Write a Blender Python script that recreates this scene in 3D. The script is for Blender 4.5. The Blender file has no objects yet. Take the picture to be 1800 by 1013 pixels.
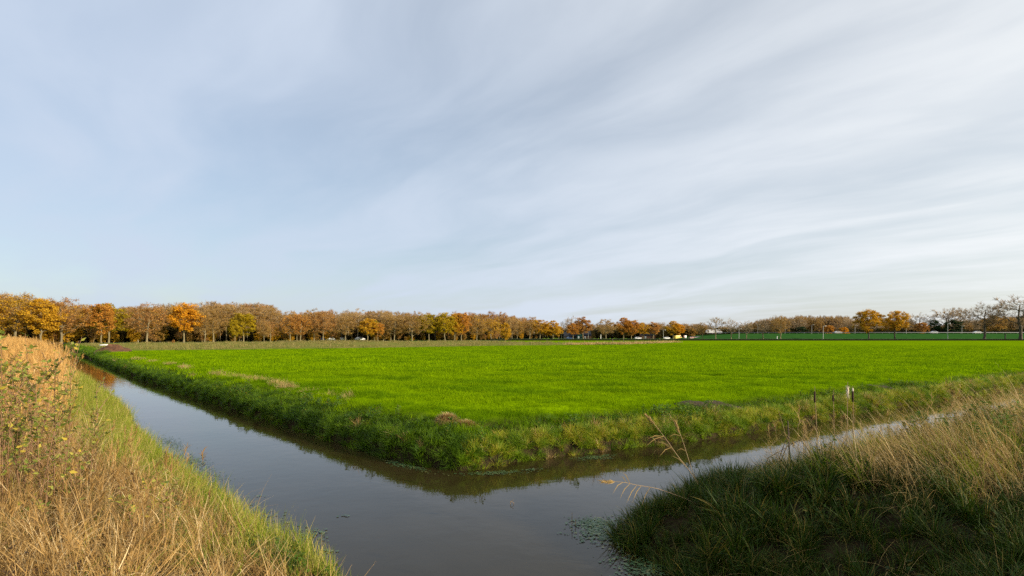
import bpy, math, random
import numpy as np
from mathutils import Vector, Matrix

R = math.radians
scene = bpy.context.scene
col = scene.collection

# ------------------------------------------------------------------ camera
CAMZ = 2.6
cam_d = bpy.data.cameras.new('camera')
cam = bpy.data.objects.new('camera', cam_d); col.objects.link(cam)
cam.location = (0, 0, CAMZ); cam.rotation_euler = (R(90), 0, 0)
cam_d.sensor_width = 36; cam_d.lens = 20.0
cam_d.shift_y = 85.5 / 1800
cam_d.clip_start = 0.1; cam_d.clip_end = 12000
scene.camera = cam

# ------------------------------------------------------------------ light
SUN_EL = R(16); SUN_AZ = math.atan2(0.90, -0.44)      # azimuth measured from +Y towards +X
sun_dir = Vector((math.sin(SUN_AZ) * math.cos(SUN_EL), math.cos(SUN_AZ) * math.cos(SUN_EL), math.sin(SUN_EL)))
sd = bpy.data.lights.new('sun', 'SUN'); sd.energy = 5.0; sd.angle = R(0.6); sd.color = (1.0, 0.86, 0.66)
sun = bpy.data.objects.new('sun', sd); col.objects.link(sun)
sun.rotation_euler = sun_dir.to_track_quat('Z', 'Y').to_euler()
sun.location = (20, -10, 30)

world = bpy.data.worlds.new('World'); scene.world = world; world.use_nodes = True
scene.view_settings.view_transform = 'Standard'
scene.view_settings.look = 'None'
scene.view_settings.gamma = 1.0
scene.view_settings.use_curve_mapping = False
scene.view_settings.exposure = 0.55
scene.cycles.use_denoising = False; scene.cycles.adaptive_threshold = 0.02; scene.cycles.max_bounces = 6; scene.cycles.diffuse_bounces = 3; scene.cycles.glossy_bounces = 2; scene.cycles.transmission_bounces = 3


class NT:
    """small helper round a node tree"""
    def __init__(s, nt):
        s.nt = nt
    def n(s, typ, **kw):
        nd = s.nt.nodes.new(typ)
        for k, v in kw.items():
            setattr(nd, k, v)
        return nd
    def link(s, a, b):
        s.nt.links.new(a, b)
    def put(s, sock, v):
        if isinstance(v, bpy.types.NodeSocket):
            s.link(v, sock)
        elif v is not None:
            sock.default_value = v
    def math(s, op, a, b=None, c=None):
        nd = s.n('ShaderNodeMath', operation=op)
        s.put(nd.inputs[0], a)
        if b is not None: s.put(nd.inputs[1], b)
        if c is not None: s.put(nd.inputs[2], c)
        return nd.outputs[0]
    def vmath(s, op, a, b=None):
        nd = s.n('ShaderNodeVectorMath', operation=op)
        s.put(nd.inputs[0], a)
        if b is not None: s.put(nd.inputs[1], b)
        return nd.outputs['Value'] if op in ('DOT_PRODUCT', 'LENGTH') else nd.outputs['Vector']
    def mix(s, f, a, b, blend='MIX'):
        nd = s.n('ShaderNodeMix', data_type='RGBA', blend_type=blend)
        s.put(nd.inputs[0], f); s.put(nd.inputs[6], a); s.put(nd.inputs[7], b)
        return nd.outputs[2]
    def noise(s, vec, scale, detail=3.0, rough=0.55, out='Fac'):
        nd = s.n('ShaderNodeTexNoise')
        if vec is not None: s.link(vec, nd.inputs['Vector'])
        nd.inputs['Scale'].default_value = scale
        nd.inputs['Detail'].default_value = detail
        nd.inputs['Roughness'].default_value = rough
        return nd.outputs[out]
    def ramp(s, f, lo, hi):
        nd = s.n('ShaderNodeMapRange', interpolation_type='SMOOTHSTEP')
        s.put(nd.inputs[0], f); nd.inputs[1].default_value = lo; nd.inputs[2].default_value = hi
        return nd.outputs[0]
    def scale_vec(s, vec, sc, rotz=0.0, loc=(0, 0, 0)):
        """turn first, then stretch along the turned axes"""
        if rotz:
            r = s.n('ShaderNodeMapping'); s.link(vec, r.inputs[0]); r.inputs['Rotation'].default_value = (0, 0, rotz)
            vec = r.outputs[0]
        nd = s.n('ShaderNodeMapping')
        s.link(vec, nd.inputs[0]); nd.inputs['Scale'].default_value = sc
        nd.inputs['Location'].default_value = loc
        return nd.outputs[0]


def rgb(r, g, b):
    return (r, g, b, 1.0)


# ---- sky: physical clear sky seen through a veil of streaky high cloud
t = NT(world.node_tree)
bg = world.node_tree.nodes['Background']; bg.inputs[1].default_value = 0.1
sky = t.n('ShaderNodeTexSky', sky_type='NISHITA')
sky.sun_disc = False; sky.sun_elevation = SUN_EL; sky.sun_rotation = SUN_AZ
sky.air_density = 1.0; sky.dust_density = 1.2; sky.ozone_density = 1.5
tc = t.n('ShaderNodeTexCoord')
dirv = tc.outputs['Generated']
sep = t.n('ShaderNodeSeparateXYZ'); t.link(dirv, sep.inputs[0])
den = t.math('ADD', t.math('MAXIMUM', sep.outputs['Z'], 0.0), 0.09)
comb = t.n('ShaderNodeCombineXYZ')
t.link(t.math('DIVIDE', sep.outputs['X'], den), comb.inputs[0])
t.link(t.math('DIVIDE', sep.outputs['Y'], den), comb.inputs[1])
plane = comb.outputs[0]
STREAK = R(-38)
warp = t.noise(plane, 0.6, 2, 0.5, 'Color')
wv = t.vmath('ADD', plane, t.vmath('MULTIPLY', t.vmath('SUBTRACT', warp, (0.5, 0.5, 0.5)), (0.9, 0.9, 0.0)))
st = t.scale_vec(wv, (1.15, 0.30, 1.0), STREAK, (3.1, 1.7, 0))
n1 = t.noise(st, 1.0, 4, 0.48)
st2 = t.scale_vec(wv, (0.30, 0.16, 1.0), STREAK, (7.3, 2.2, 0))
n2 = t.noise(st2, 1.0, 2, 0.5)
cov = t.math('ADD', t.math('MULTIPLY', t.ramp(n1, 0.36, 0.66), 0.27), t.math('MULTIPLY', t.ramp(n2, 0.25, 0.75), 0.18))
st3 = t.scale_vec(wv, (4.2, 1.7, 1.0), STREAK, (1.1, 4.7, 0))
n3 = t.noise(st3, 1.0, 4, 0.55)
cov = t.math('ADD', cov, t.math('MULTIPLY', t.math('SUBTRACT', t.ramp(n3, 0.3, 0.7), 0.5), 0.10))
low = t.math('POWER', t.math('SUBTRACT', 1.0, t.math('MAXIMUM', sep.outputs['Z'], 0.0)), 7.0)
cov = t.math('ADD', cov, t.math('MULTIPLY', low, 0.08))      # the veil is seen edge-on near the horizon
cov = t.math('ADD', cov, 0.50)
sdot = t.vmath('DOT_PRODUCT', dirv, tuple(sun_dir))
fwd = t.ramp(sdot, -0.85, 0.85)                        # ice cloud scatters sunlight forward
cov = t.math('MINIMUM', t.math('ADD', cov, t.math('MULTIPLY', fwd, 0.03)), 0.95)
cloud = t.mix(fwd, rgb(4.15, 4.8, 5.85), rgb(7.2, 7.25, 7.1))
t.link(t.mix(cov, sky.outputs[0], cloud), bg.inputs[0])

# ================================================================== numpy helpers
rng = np.random.default_rng(7)


def vnoise(x, y, seed=0):
    """value noise in [-1, 1]"""
    xi = np.floor(x).astype(np.int64); yi = np.floor(y).astype(np.int64)
    fx = x - xi; fy = y - yi
    fx = fx * fx * (3 - 2 * fx); fy = fy * fy * (3 - 2 * fy)
    def h(a, b):
        n = (a * 374761393 + b * 668265263 + seed * 974634777) & 0x7fffffff
        n = ((n ^ (n >> 13)) * 1274126177) & 0x7fffffff
        return ((n ^ (n >> 16)) & 0xffff) / 32767.5 - 1.0
    return (h(xi, yi) * (1 - fx) + h(xi + 1, yi) * fx) * (1 - fy) + (h(xi, yi + 1) * (1 - fx) + h(xi + 1, yi + 1) * fx) * fy


def mesh_from(name, V, F, tint=None, smooth=False, mats=(), midx=None):
    """V (n,3); F a list of index arrays of equal width each; tint per vertex"""
    me = bpy.data.meshes.new(name)
    V = np.asarray(V, dtype=np.float32)
    F = [np.asarray(f, dtype=np.int32) for f in F if len(f)]
    loops = np.concatenate([f.ravel() for f in F])
    sizes = np.concatenate([np.full(len(f), f.shape[1], dtype=np.int32) for f in F])
    starts = np.concatenate([[0], np.cumsum(sizes)[:-1]]).astype(np.int32)
    me.vertices.add(len(V)); me.vertices.foreach_set('co', V.ravel())
    me.loops.add(len(loops)); me.loops.foreach_set('vertex_index', loops)
    me.polygons.add(len(sizes)); me.polygons.foreach_set('loop_start', starts)
    if smooth:
        me.polygons.foreach_set('use_smooth', np.ones(len(sizes), dtype=bool))
    for m in mats: me.materials.append(m)
    if midx is not None:
        me.polygons.foreach_set('material_index', np.asarray(midx, dtype=np.int32))
    if tint is not None:
        a = me.attributes.new('tint', 'FLOAT', 'POINT')
        a.data.foreach_set('value', np.asarray(tint, dtype=np.float32))
    me.update(calc_edges=True)
    return me


def link(o, parent=None):
    col.objects.link(o)
    if parent is not None: o.parent = parent
    return o


def tag(o, label=None, cat=None, group=None, kind=None):
    if label: o['label'] = label
    if cat: o['category'] = cat
    if group: o['group'] = group
    if kind: o['kind'] = kind
    return o


def empty(name, loc, rz=0.0, scale=(1, 1, 1)):
    e = bpy.data.objects.new(name, None); col.objects.link(e)
    e.location = loc; e.rotation_euler = (0, 0, rz); e.scale = scale
    e.empty_display_size = 0.2
    return e


def part(name, me, parent, mat=None):
    o = bpy.data.objects.new(name, me); col.objects.link(o); o.parent = parent
    if mat is not None:
        if len(me.materials) == 0: me.materials.append(mat)
        o.material_slots[0].link = 'OBJECT'; o.material_slots[0].material = mat
    return o


def px(x, y, z):
    """a pixel of the 1800 px wide photograph, at height z, as a point of the place"""
    d = (CAMZ - z) * 1000.0 / (y - 592.0)
    return ((x - 900) / 1000.0 * d, d, z)


def pd(x, d, z=0.8):
    """photograph column x at distance d"""
    return ((x - 900) / 1000.0 * d, d, z)


def zpx(y, d):
    return CAMZ - (y - 592.0) / 1000.0 * d


# ================================================================== materials
def leaf_mat(name, c1, c2, c3=None, transl=0.35, pos_scale=0.0, pos_cols=None, rough=0.6, rand=0.5, spec=0.25, stretch=(1, 1, 1)):
    """foliage: colour from each blade's own tint and the clump's random number; light also comes through"""
    m = bpy.data.materials.new(name); m.use_nodes = True
    t = NT(m.node_tree); t.nt.nodes.clear()
    at = t.n('ShaderNodeAttribute', attribute_name='tint')
    oi = t.n('ShaderNodeObjectInfo')
    f = t.math('ADD', t.math('MULTIPLY', at.outputs['Fac'], 1 - rand), t.math('MULTIPLY', oi.outputs['Random'], rand))
    c = t.mix(f, rgb(*c1), rgb(*c2))
    if c3 is not None:
        c = t.mix(t.ramp(at.outputs['Fac'], 0.80, 0.9), c, rgb(*c3))
    if pos_cols is not None:
        g = t.n('ShaderNodeNewGeometry')
        nz = t.noise(t.scale_vec(g.outputs['Position'], stretch), pos_scale, 4, 0.62)
        c = t.mix(t.ramp(nz, 0.42, 0.60), c, t.mix(f, rgb(*pos_cols[0]), rgb(*pos_cols[1])))
    b = t.n('ShaderNodeBsdfPrincipled')
    t.link(c, b.inputs['Base Color']); b.inputs['Roughness'].default_value = rough
    b.inputs['Specular IOR Level'].default_value = spec
    tr = t.n('ShaderNodeBsdfTranslucent'); t.link(c, tr.inputs['Color'])
    mx = t.n('ShaderNodeMixShader'); mx.inputs[0].default_value = transl
    t.link(b.outputs[0], mx.inputs[1]); t.link(tr.outputs[0], mx.inputs[2])
    out = t.n('ShaderNodeOutputMaterial'); t.link(mx.outputs[0], out.inputs[0])
    return m


def solid_mat(name, c1, c2=None, scale=4.0, rough=0.7, bump=0.0, metallic=0.0, spec=0.5, stretch=(1, 1, 1), coord='Object'):
    m = bpy.data.materials.new(name); m.use_nodes = True
    t = NT(m.node_tree); b = m.node_tree.nodes['Principled BSDF']
    b.inputs['Roughness'].default_value = rough; b.inputs['Metallic'].default_value = metallic
    b.inputs['Specular IOR Level'].default_value = spec
    tc = t.n('ShaderNodeTexCoord')
    v = t.scale_vec(tc.outputs[coord], stretch)
    nz = t.noise(v, scale, 4, 0.6)
    if c2 is None: c2 = tuple(0.75 * q for q in c1)
    t.link(t.mix(t.ramp(nz, 0.3, 0.7), rgb(*c1), rgb(*c2)), b.inputs['Base Color'])
    if bump:
        bp = t.n('ShaderNodeBump'); bp.inputs['Strength'].default_value = bump; bp.inputs['Distance'].default_value = 0.05
        t.link(nz, bp.inputs['Height']); t.link(bp.outputs[0], b.inputs['Normal'])
    return m


M = {}
# grasses and reeds
M['field_grass'] = leaf_mat('field_grass', (0.148, 0.258, 0.001), (0.268, 0.398, 0.003), transl=0.42, pos_scale=0.9,
                            pos_cols=((0.075, 0.160, 0.002), (0.140, 0.245, 0.004)), rand=0.45, spec=0.0, stretch=(0.35, 1.0, 1.0))
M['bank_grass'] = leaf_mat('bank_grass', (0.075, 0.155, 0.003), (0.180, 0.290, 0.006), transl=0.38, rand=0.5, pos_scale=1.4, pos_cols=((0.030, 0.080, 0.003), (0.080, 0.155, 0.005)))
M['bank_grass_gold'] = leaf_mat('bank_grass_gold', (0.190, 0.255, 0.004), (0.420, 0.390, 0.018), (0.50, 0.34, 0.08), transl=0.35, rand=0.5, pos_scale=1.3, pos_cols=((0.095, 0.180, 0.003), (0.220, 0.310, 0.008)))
M['shade_toned_grass'] = leaf_mat('shade_toned_grass', (0.011, 0.034, 0.001), (0.055, 0.100, 0.004), (0.17, 0.13, 0.025), transl=0.3, rand=0.3)  # blade colour lowered to deepen the shade on the right bank
M['lush_grass'] = leaf_mat('lush_grass', (0.120, 0.200, 0.010), (0.400, 0.400, 0.045), (0.56, 0.42, 0.15), transl=0.4, rand=0.5)
M['straw'] = leaf_mat('straw', (0.210, 0.115, 0.032), (0.560, 0.360, 0.125), (0.78, 0.60, 0.32), transl=0.30, rand=0.4)
M['straw_dull'] = leaf_mat('straw_dull', (0.270, 0.180, 0.055), (0.580, 0.400, 0.150), (0.80, 0.62, 0.33), transl=0.30, rand=0.4)
M['reed'] = leaf_mat('reed', (0.500, 0.285, 0.080), (0.780, 0.510, 0.180), (0.85, 0.64, 0.32), transl=0.35, rand=0.4)
M['rough_grass'] = leaf_mat('rough_grass', (0.130, 0.160, 0.025), (0.330, 0.250, 0.080), (0.38, 0.29, 0.12), transl=0.3, rand=0.6)
M['weed'] = leaf_mat('weed', (0.045, 0.105, 0.008), (0.110, 0.200, 0.016), (0.22, 0.20, 0.02), transl=0.35, rand=0.4)
M['dead_leaf'] = leaf_mat('dead_leaf', (0.050, 0.030, 0.014), (0.150, 0.085, 0.035), transl=0.2, rand=0.3)
M['shrub_leaf'] = leaf_mat('shrub_leaf', (0.110, 0.160, 0.020), (0.440, 0.430, 0.085), (0.50, 0.38, 0.05), transl=0.35, rand=0.0)
M['twig_red'] = solid_mat('twig_red', (0.15, 0.075, 0.035), (0.25, 0.140, 0.07), 9)
M['float_leaf'] = leaf_mat('float_leaf', (0.040, 0.095, 0.035), (0.095, 0.165, 0.060), (0.20, 0.21, 0.07), transl=0.1, rand=0.0, rough=0.35, spec=0.5)
M['weed_sub'] = leaf_mat('weed_sub', (0.050, 0.085, 0.050), (0.085, 0.120, 0.070), transl=0.1, rand=0.0, rough=0.4)
# tree foliage
def crown_mat(name, c1, c2, c3=None):
    return leaf_mat(name, c1, c2, c3, transl=0.30, rand=0.15, spec=0.1, rough=0.8)
M['c_orange'] = crown_mat('leaf_orange', (0.420, 0.190, 0.028), (0.680, 0.350, 0.060))
M['c_bright'] = crown_mat('leaf_bright_orange', (0.560, 0.260, 0.014), (0.820, 0.440, 0.030))
M['c_gold'] = crown_mat('leaf_gold', (0.480, 0.270, 0.018), (0.740, 0.450, 0.035))
M['c_olive'] = crown_mat('leaf_olive_gold', (0.300, 0.230, 0.010), (0.600, 0.420, 0.020))
M['c_rust'] = crown_mat('leaf_rust', (0.400, 0.195, 0.048), (0.620, 0.340, 0.095))
M['c_brown'] = crown_mat('leaf_brown', (0.320, 0.190, 0.045), (0.520, 0.320, 0.085))
M['c_pale'] = crown_mat('leaf_pale', (0.400, 0.255, 0.085), (0.600, 0.400, 0.150))
M['c_dark'] = crown_mat('leaf_dark', (0.040, 0.036, 0.010), (0.130, 0.095, 0.024))
M['c_evergreen'] = crown_mat('leaf_evergreen', (0.020, 0.045, 0.018), (0.045, 0.080, 0.025))
M['bark'] = solid_mat('bark', (0.230, 0.190, 0.095), (0.130, 0.100, 0.055), 3.0, 0.9, 0.4, stretch=(6, 6, 1))
M['bark_dark'] = solid_mat('bark_dark', (0.090, 0.070, 0.045), (0.050, 0.040, 0.028), 3.0, 0.9, 0.4, stretch=(6, 6, 1))
M['bark_pale'] = solid_mat('bark_pale', (0.420, 0.370, 0.260), (0.240, 0.200, 0.130), 3.0, 0.9, 0.3, stretch=(6, 6, 1))
M['twig_brown'] = solid_mat('twig_brown', (0.290, 0.185, 0.080), (0.200, 0.125, 0.055), 2.0, 0.9)
M['twig_pale'] = solid_mat('twig_pale', (0.380, 0.275, 0.160), (0.280, 0.200, 0.110), 2.0, 0.9)


def ground_material():
    m = bpy.data.materials.new('meadow_ground'); m.use_nodes = True
    t = NT(m.node_tree); b = m.node_tree.nodes['Principled BSDF']
    b.inputs['Roughness'].default_value = 1.0; b.inputs['Specular IOR Level'].default_value = 0.0
    g = t.n('ShaderNodeNewGeometry'); p = g.outputs['Position']
    rows = t.noise(t.scale_vec(p, (0.05, 0.32, 1.0), R(-8)), 1.0, 4, 0.6)
    fine = t.noise(p, 5.0, 4, 0.65)
    med = t.noise(p, 0.30, 3, 0.6)
    c = t.mix(t.ramp(rows, 0.32, 0.68), rgb(0.124, 0.213, 0.001), rgb(0.164, 0.268, 0.001))
    c = t.mix(t.math('MULTIPLY', t.ramp(med, 0.5, 0.7), 0.5), c, rgb(0.090, 0.180, 0.003))
    c = t.mix(t.math('MULTIPLY', t.ramp(fine, 0.52, 0.72), 0.55), c, rgb(0.060, 0.125, 0.003))
    # bare soil of the ditch banks
    at = t.n('ShaderNodeAttribute', attribute_name='soil')
    soil = t.mix(t.ramp(fine, 0.35, 0.65), rgb(0.018, 0.014, 0.008), rgb(0.038, 0.029, 0.015))
    c = t.mix(at.outputs['Fac'], c, soil)
    t.link(c, b.inputs['Base Color'])
    bp = t.n('ShaderNodeBump'); bp.inputs['Strength'].default_value = 0.7; bp.inputs['Distance'].default_value = 0.10
    t.link(fine, bp.inputs['Height']); t.link(bp.outputs[0], b.inputs['Normal'])
    return m


def water_material():
    m = bpy.data.materials.new('ditch_water'); m.use_nodes = True
    t = NT(m.node_tree); b = m.node_tree.nodes['Principled BSDF']
    g = t.n('ShaderNodeNewGeometry'); p = g.outputs['Position']
    mud = t.noise(p, 0.5, 3, 0.5)
    t.link(t.mix(t.ramp(mud, 0.3, 0.7), rgb(0.025, 0.019, 0.006), rgb(0.034, 0.026, 0.010)), b.inputs['Base Color'])
    b.inputs['Roughness'].default_value = 0.02; b.inputs['IOR'].default_value = 1.333
    w1 = t.noise(t.scale_vec(p, (1.0, 1.0, 1.0)), 3.5, 3, 0.5)
    w2 = t.noise(t.scale_vec(p, (1.0, 1.0, 1.0)), 0.8, 2, 0.5)
    h = t.math('ADD', w1, t.math('MULTIPLY', w2, 1.5))
    bp = t.n('ShaderNodeBump'); bp.inputs['Strength'].default_value = 0.035; bp.inputs['Distance'].default_value = 0.06
    t.link(h, bp.inputs['Height']); t.link(bp.outputs[0], b.inputs['Normal'])
    return m


# ================================================================== terrain
# shore lines of the ditches, in metres, camera at the origin looking along +Y
FIELD_SHORE = [(-150, 187), (-108, 137), (-71.6, 92.9), (-50.9, 68.4), (-31.9, 45.6), (-23.4, 35.6), (-15.9, 27.1), (-11.5, 22.0), (-6.5, 16.3),
               (-4.15, 13.9), (-3.0, 12.6), (-1.9, 11.55), (-1.1, 11.1), (-0.6, 11.15), (0.13, 11.7), (0.96, 12.25), (2.4, 13.1),
               (3.4, 13.6), (4.9, 14.4), (7.1, 15.8), (12.3, 19.6), (16.3, 22.3), (26, 28.9), (60, 51.5), (130, 98), (260, 184)]
RIGHT_SHORE = [(262, 180.5), (132, 94.5), (62, 48.0), (28, 25.6), (14, 16.6), (8.6, 12.9), (6.4, 11.5), (4.4, 10.2), (2.9, 9.1), (1.9, 8.3),
               (1.42, 7.7), (1.45, 7.0), (1.72, 6.2), (2.1, 4.8), (1.9, 3.6)]
LEFT_SHORE = [(-1.0, 3.5), (-1.25, 4.9), (-1.75, 6.1), (-2.7, 6.9), (-4.6, 8.9), (-7.7, 12.3), (-10.0, 15.2), (-15.4, 22.0), (-24.6, 32.8), (-34.2, 44.0),
              (-54.5, 67.0), (-75.5, 92.0), (-112, 135.5), (-153, 184)]
POLY = np.array(FIELD_SHORE + RIGHT_SHORE + LEFT_SHORE, dtype=float)
NSEG = len(POLY)
SEGC = np.array([0] * len(FIELD_SHORE) + [1] * len(RIGHT_SHORE) + [2] * len(LEFT_SHORE))


def sdf(x, y):
    """distance from the water's edge (positive on land), and the bank it belongs to: 0 field, 1 right, 2 left"""
    best = np.full(x.shape, 1e9); cls = np.zeros(x.shape, dtype=int); inside = np.zeros(x.shape, dtype=bool)
    for i in range(NSEG):
        ax, ay = POLY[i]; bx, by = POLY[(i + 1) % NSEG]
        dx, dy = bx - ax, by - ay
        tt = np.clip(((x - ax) * dx + (y - ay) * dy) / (dx * dx + dy * dy), 0, 1)
        d = np.hypot(x - ax - tt * dx, y - ay - tt * dy)
        k = d < best
        best = np.where(k, d, best); cls = np.where(k, SEGC[i], cls)
        if dy != 0:
            cr = ((ay > y) != (by > y)) & (x < dx * (y - ay) / dy + ax)
            inside ^= cr
    s = np.where(inside, -best, best)
    s = s + 0.10 * vnoise(x * 1.1, y * 1.1, 3) + 0.05 * vnoise(x * 3.1, y * 3.1, 5)
    return s, cls


def ground(x, y):
    x = np.asarray(x, float); y = np.asarray(y, float)
    s, c = sdf(x, y)
    zf = np.interp(s, [-1.6, -0.4, 0, 0.08, 0.28, 0.65, 1.2, 2.2], [-0.7, -0.4, -0.05, 0.24, 0.41, 0.57, 0.71, 0.80])
    zr = np.interp(s, [-1.6, -0.4, 0, 0.25, 0.9, 2.0, 3.5, 12, 40], [-0.7, -0.3, -0.04, 0.14, 0.42, 0.82, 1.08, 1.15, 0.9])
    zl = np.interp(s, [-1.6, -0.4, 0, 0.3, 1.0, 2.2, 4, 12, 40], [-0.7, -0.3, -0.04, 0.16, 0.42, 0.74, 0.9, 0.95, 0.85])
    z = np.where(c == 0, zf, np.where(c == 1, zr, zl))
    a = np.clip(s / 1.0, 0, 1)
    z = z + a * (0.035 * vnoise(x * 0.9, y * 0.9, 11) + 0.03 * vnoise(x * 2.7, y * 2.7, 12)) * np.clip(1.5 - np.hypot(x, y) / 60, 0.2, 1)
    return z


# a skewed grid whose lines run along the two ditches, dense round the corner
C0 = np.array([-0.3, 10.0]); E1 = np.array([-0.682, 0.731]); E2 = np.array([0.833, 0.553])


def spaced(lo, hi, n, a):
    u = np.linspace(math.asinh(lo / a), math.asinh(hi / a), n)
    return a * np.sinh(u)


ga = spaced(-5000, 6500, 540, 4.0); gb = spaced(-5000, 6500, 540, 4.0)
A, B = np.meshgrid(ga, gb, indexing='ij')
GX = C0[0] + A * E1[0] + B * E2[0]; GY = C0[1] + A * E1[1] + B * E2[1]
GZ = ground(GX.ravel(), GY.ravel())
na, nb = A.shape
V = np.stack([GX.ravel(), GY.ravel(), GZ], 1)
idx = np.arange(na * nb).reshape(na, nb)
F = np.stack([idx[:-1, :-1].ravel(), idx[:-1, 1:].ravel(), idx[1:, 1:].ravel(), idx[1:, :-1].ravel()], 1)
me = mesh_from('meadow', V, [F], smooth=True, mats=[ground_material()])
s_all, c_all = sdf(GX.ravel(), GY.ravel())
soil = np.where(c_all == 0, np.interp(s_all, [0.9, 1.5], [1, 0]), np.interp(s_all, [8, 30], [1, 0]))
at = me.attributes.new('soil', 'FLOAT', 'POINT'); at.data.foreach_set('value', soil.astype(np.float32))
# make the faces look up
if me.polygons[0].normal.z < 0: me.flip_normals()
tag(link(bpy.data.objects.new('ground', me)), 'flat bright green meadow cut by two reed-lined ditches', kind='structure')

me = mesh_from('water', [(-170, 2, 0), (280, 2, 0), (280, 200, 0), (-170, 200, 0)], [[(0, 1, 2, 3)]], mats=[water_material()])
tag(link(bpy.data.objects.new('water', me)), 'still grey brown water filling the forked ditch', kind='structure')

# ================================================================== blades, clumps, scattering
def blades(base, az, length, width, lean, bend, segs=3, twist=0.6, tipw=0.12):
    """ribbons: base (n,3), lean from the vertical at the root and added bend to the tip, in radians"""
    n = len(base)
    base = np.asarray(base, float); az = np.asarray(az); length = np.asarray(length)
    width = np.broadcast_to(np.asarray(width, float), (n,)); lean = np.broadcast_to(np.asarray(lean, float), (n,)); bend = np.broadcast_to(np.asarray(bend, float), (n,))
    tw = rng.uniform(-twist, twist, n) + np.pi / 2
    wd = np.stack([np.cos(az + tw), np.sin(az + tw), np.zeros(n)], 1)
    hd = np.stack([np.cos(az), np.sin(az)], 1)
    cur = base.copy(); rows = []
    for k in range(segs + 1):
        f = k / segs
        w = width * (1 - f) ** 0.7 if k < segs else width * tipw
        if k == 0: w = width * 0.7
        rows.append(cur - wd * w[:, None] / 2); rows.append(cur + wd * w[:, None] / 2)
        th = lean + bend * ((k + 0.5) / segs)
        stp = length / segs
        cur = cur + np.stack([hd[:, 0] * np.sin(th) * stp, hd[:, 1] * np.sin(th) * stp, np.cos(th) * stp], 1)
    Vv = np.stack(rows, 1)                                           # n, 2*(segs+1), 3
    m = 2 * (segs + 1)
    off = (np.arange(n) * m)[:, None]
    fl = [np.concatenate([off + 2 * k, off + 2 * k + 1, off + 2 * k + 3, off + 2 * k + 2], 1) for k in range(segs)]
    tint = np.repeat(rng.random(n), m)
    return Vv.reshape(-1, 3), np.concatenate(fl), tint


class Geo:
    def __init__(s): s.V = []; s.F = {}; s.T = []; s.n = 0
    def add(s, V, F, T=None, tint=None):
        V = np.asarray(V, float); F = np.asarray(F)
        s.V.append(V); s.F.setdefault(F.shape[1], []).append(F + s.n)
        if T is None: T = np.full(len(V), 0.5 if tint is None else tint)
        s.T.append(T); s.n += len(V)
    def mesh(s, name, mats, smooth=False):
        return mesh_from(name, np.concatenate(s.V), [np.concatenate(f) for f in s.F.values()], np.concatenate(s.T), smooth, mats)


def ovals(centres, nrm_az, tilt, size, aspect=0.5, az=None):
    """small pointed leaves: rhombs of 6 vertices bent a little"""
    n = len(centres)
    a = np.asarray(az if az is not None else rng.uniform(0, 2 * np.pi, n)); ti = np.asarray(tilt)
    u = np.stack([np.cos(a) * np.cos(ti), np.sin(a) * np.cos(ti), np.sin(ti)], 1)
    v = np.stack([-np.sin(a), np.cos(a), np.zeros(n)], 1)
    r = rng.uniform(-0.7, 0.7, n)
    w = np.cross(u, v); v = v * np.cos(r)[:, None] + w * np.sin(r)[:, None]
    sz = np.asarray(size)[:, None]
    P = [centres, centres + u * sz * 0.35 + v * sz * aspect * 0.5, centres + u * sz, centres + u * sz * 0.35 - v * sz * aspect * 0.5]
    Vv = np.stack(P, 1).reshape(-1, 3)
    o = (np.arange(n) * 4)[:, None]
    F = np.concatenate([o, o + 1, o + 2, o + 3], 1)
    return Vv, F, np.repeat(rng.random(n), 4)


def tubes(segs, sides=3):
    """segs (n,8): p0 r0 p1 r1 -> open prisms"""
    S = np.asarray(segs, float); n = len(S)
    p0, r0, p1, r1 = S[:, 0:3], S[:, 3], S[:, 4:7], S[:, 7]
    d = p1 - p0; d /= np.maximum(np.linalg.norm(d, axis=1), 1e-9)[:, None]
    ref = np.where(np.abs(d[:, 2:3]) > 0.9, np.array([[1.0, 0, 0]]), np.array([[0, 0, 1.0]]))
    u = np.cross(d, ref); u /= np.linalg.norm(u, axis=1)[:, None]; v = np.cross(d, u)
    rows = []
    for k in range(sides):
        a = 2 * np.pi * k / sides
        w = u * math.cos(a) + v * math.sin(a)
        rows.append(p0 + w * r0[:, None]); rows.append(p1 + w * r1[:, None])
    Vv = np.stack(rows, 1).reshape(-1, 3)
    o = (np.arange(n) * 2 * sides)[:, None]
    F = np.concatenate([np.concatenate([o + 2 * k, o + 2 * ((k + 1) % sides), o + 2 * ((k + 1) % sides) + 1, o + 2 * k + 1], 1) for k in range(sides)])
    return Vv, F, np.repeat(rng.random(n), 2 * sides)


def curve_tube(pts, r0, r1, sides=5):
    """one connected tapering tube through the points"""
    P = np.asarray(pts, float); n = len(P)
    Vv = []; prev = None
    for i in range(n):
        d = P[min(i + 1, n - 1)] - P[max(i - 1, 0)]; d = d / np.linalg.norm(d)
        if prev is None:
            ref = np.array([1.0, 0, 0]) if abs(d[2]) > 0.9 else np.array([0, 0, 1.0])
            u = np.cross(d, ref)
        else:
            u = prev - d * prev.dot(d)
        u /= np.linalg.norm(u); prev = u; v = np.cross(d, u)
        r = r0 + (r1 - r0) * i / (n - 1)
        for k in range(sides):
            a = 2 * np.pi * k / sides
            Vv.append(P[i] + (u * math.cos(a) + v * math.sin(a)) * r)
    F = []
    for i in range(n - 1):
        for k in range(sides):
            F.append((i * sides + k, i * sides + (k + 1) % sides, (i + 1) * sides + (k + 1) % sides, (i + 1) * sides + k))
    return np.array(Vv), np.array(F)


def disc_base(n, r):
    a = rng.uniform(0, 2 * np.pi, n); q = r * np.sqrt(rng.random(n))
    return np.stack([np.cos(a) * q, np.sin(a) * q, np.full(n, -0.02)], 1)


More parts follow.
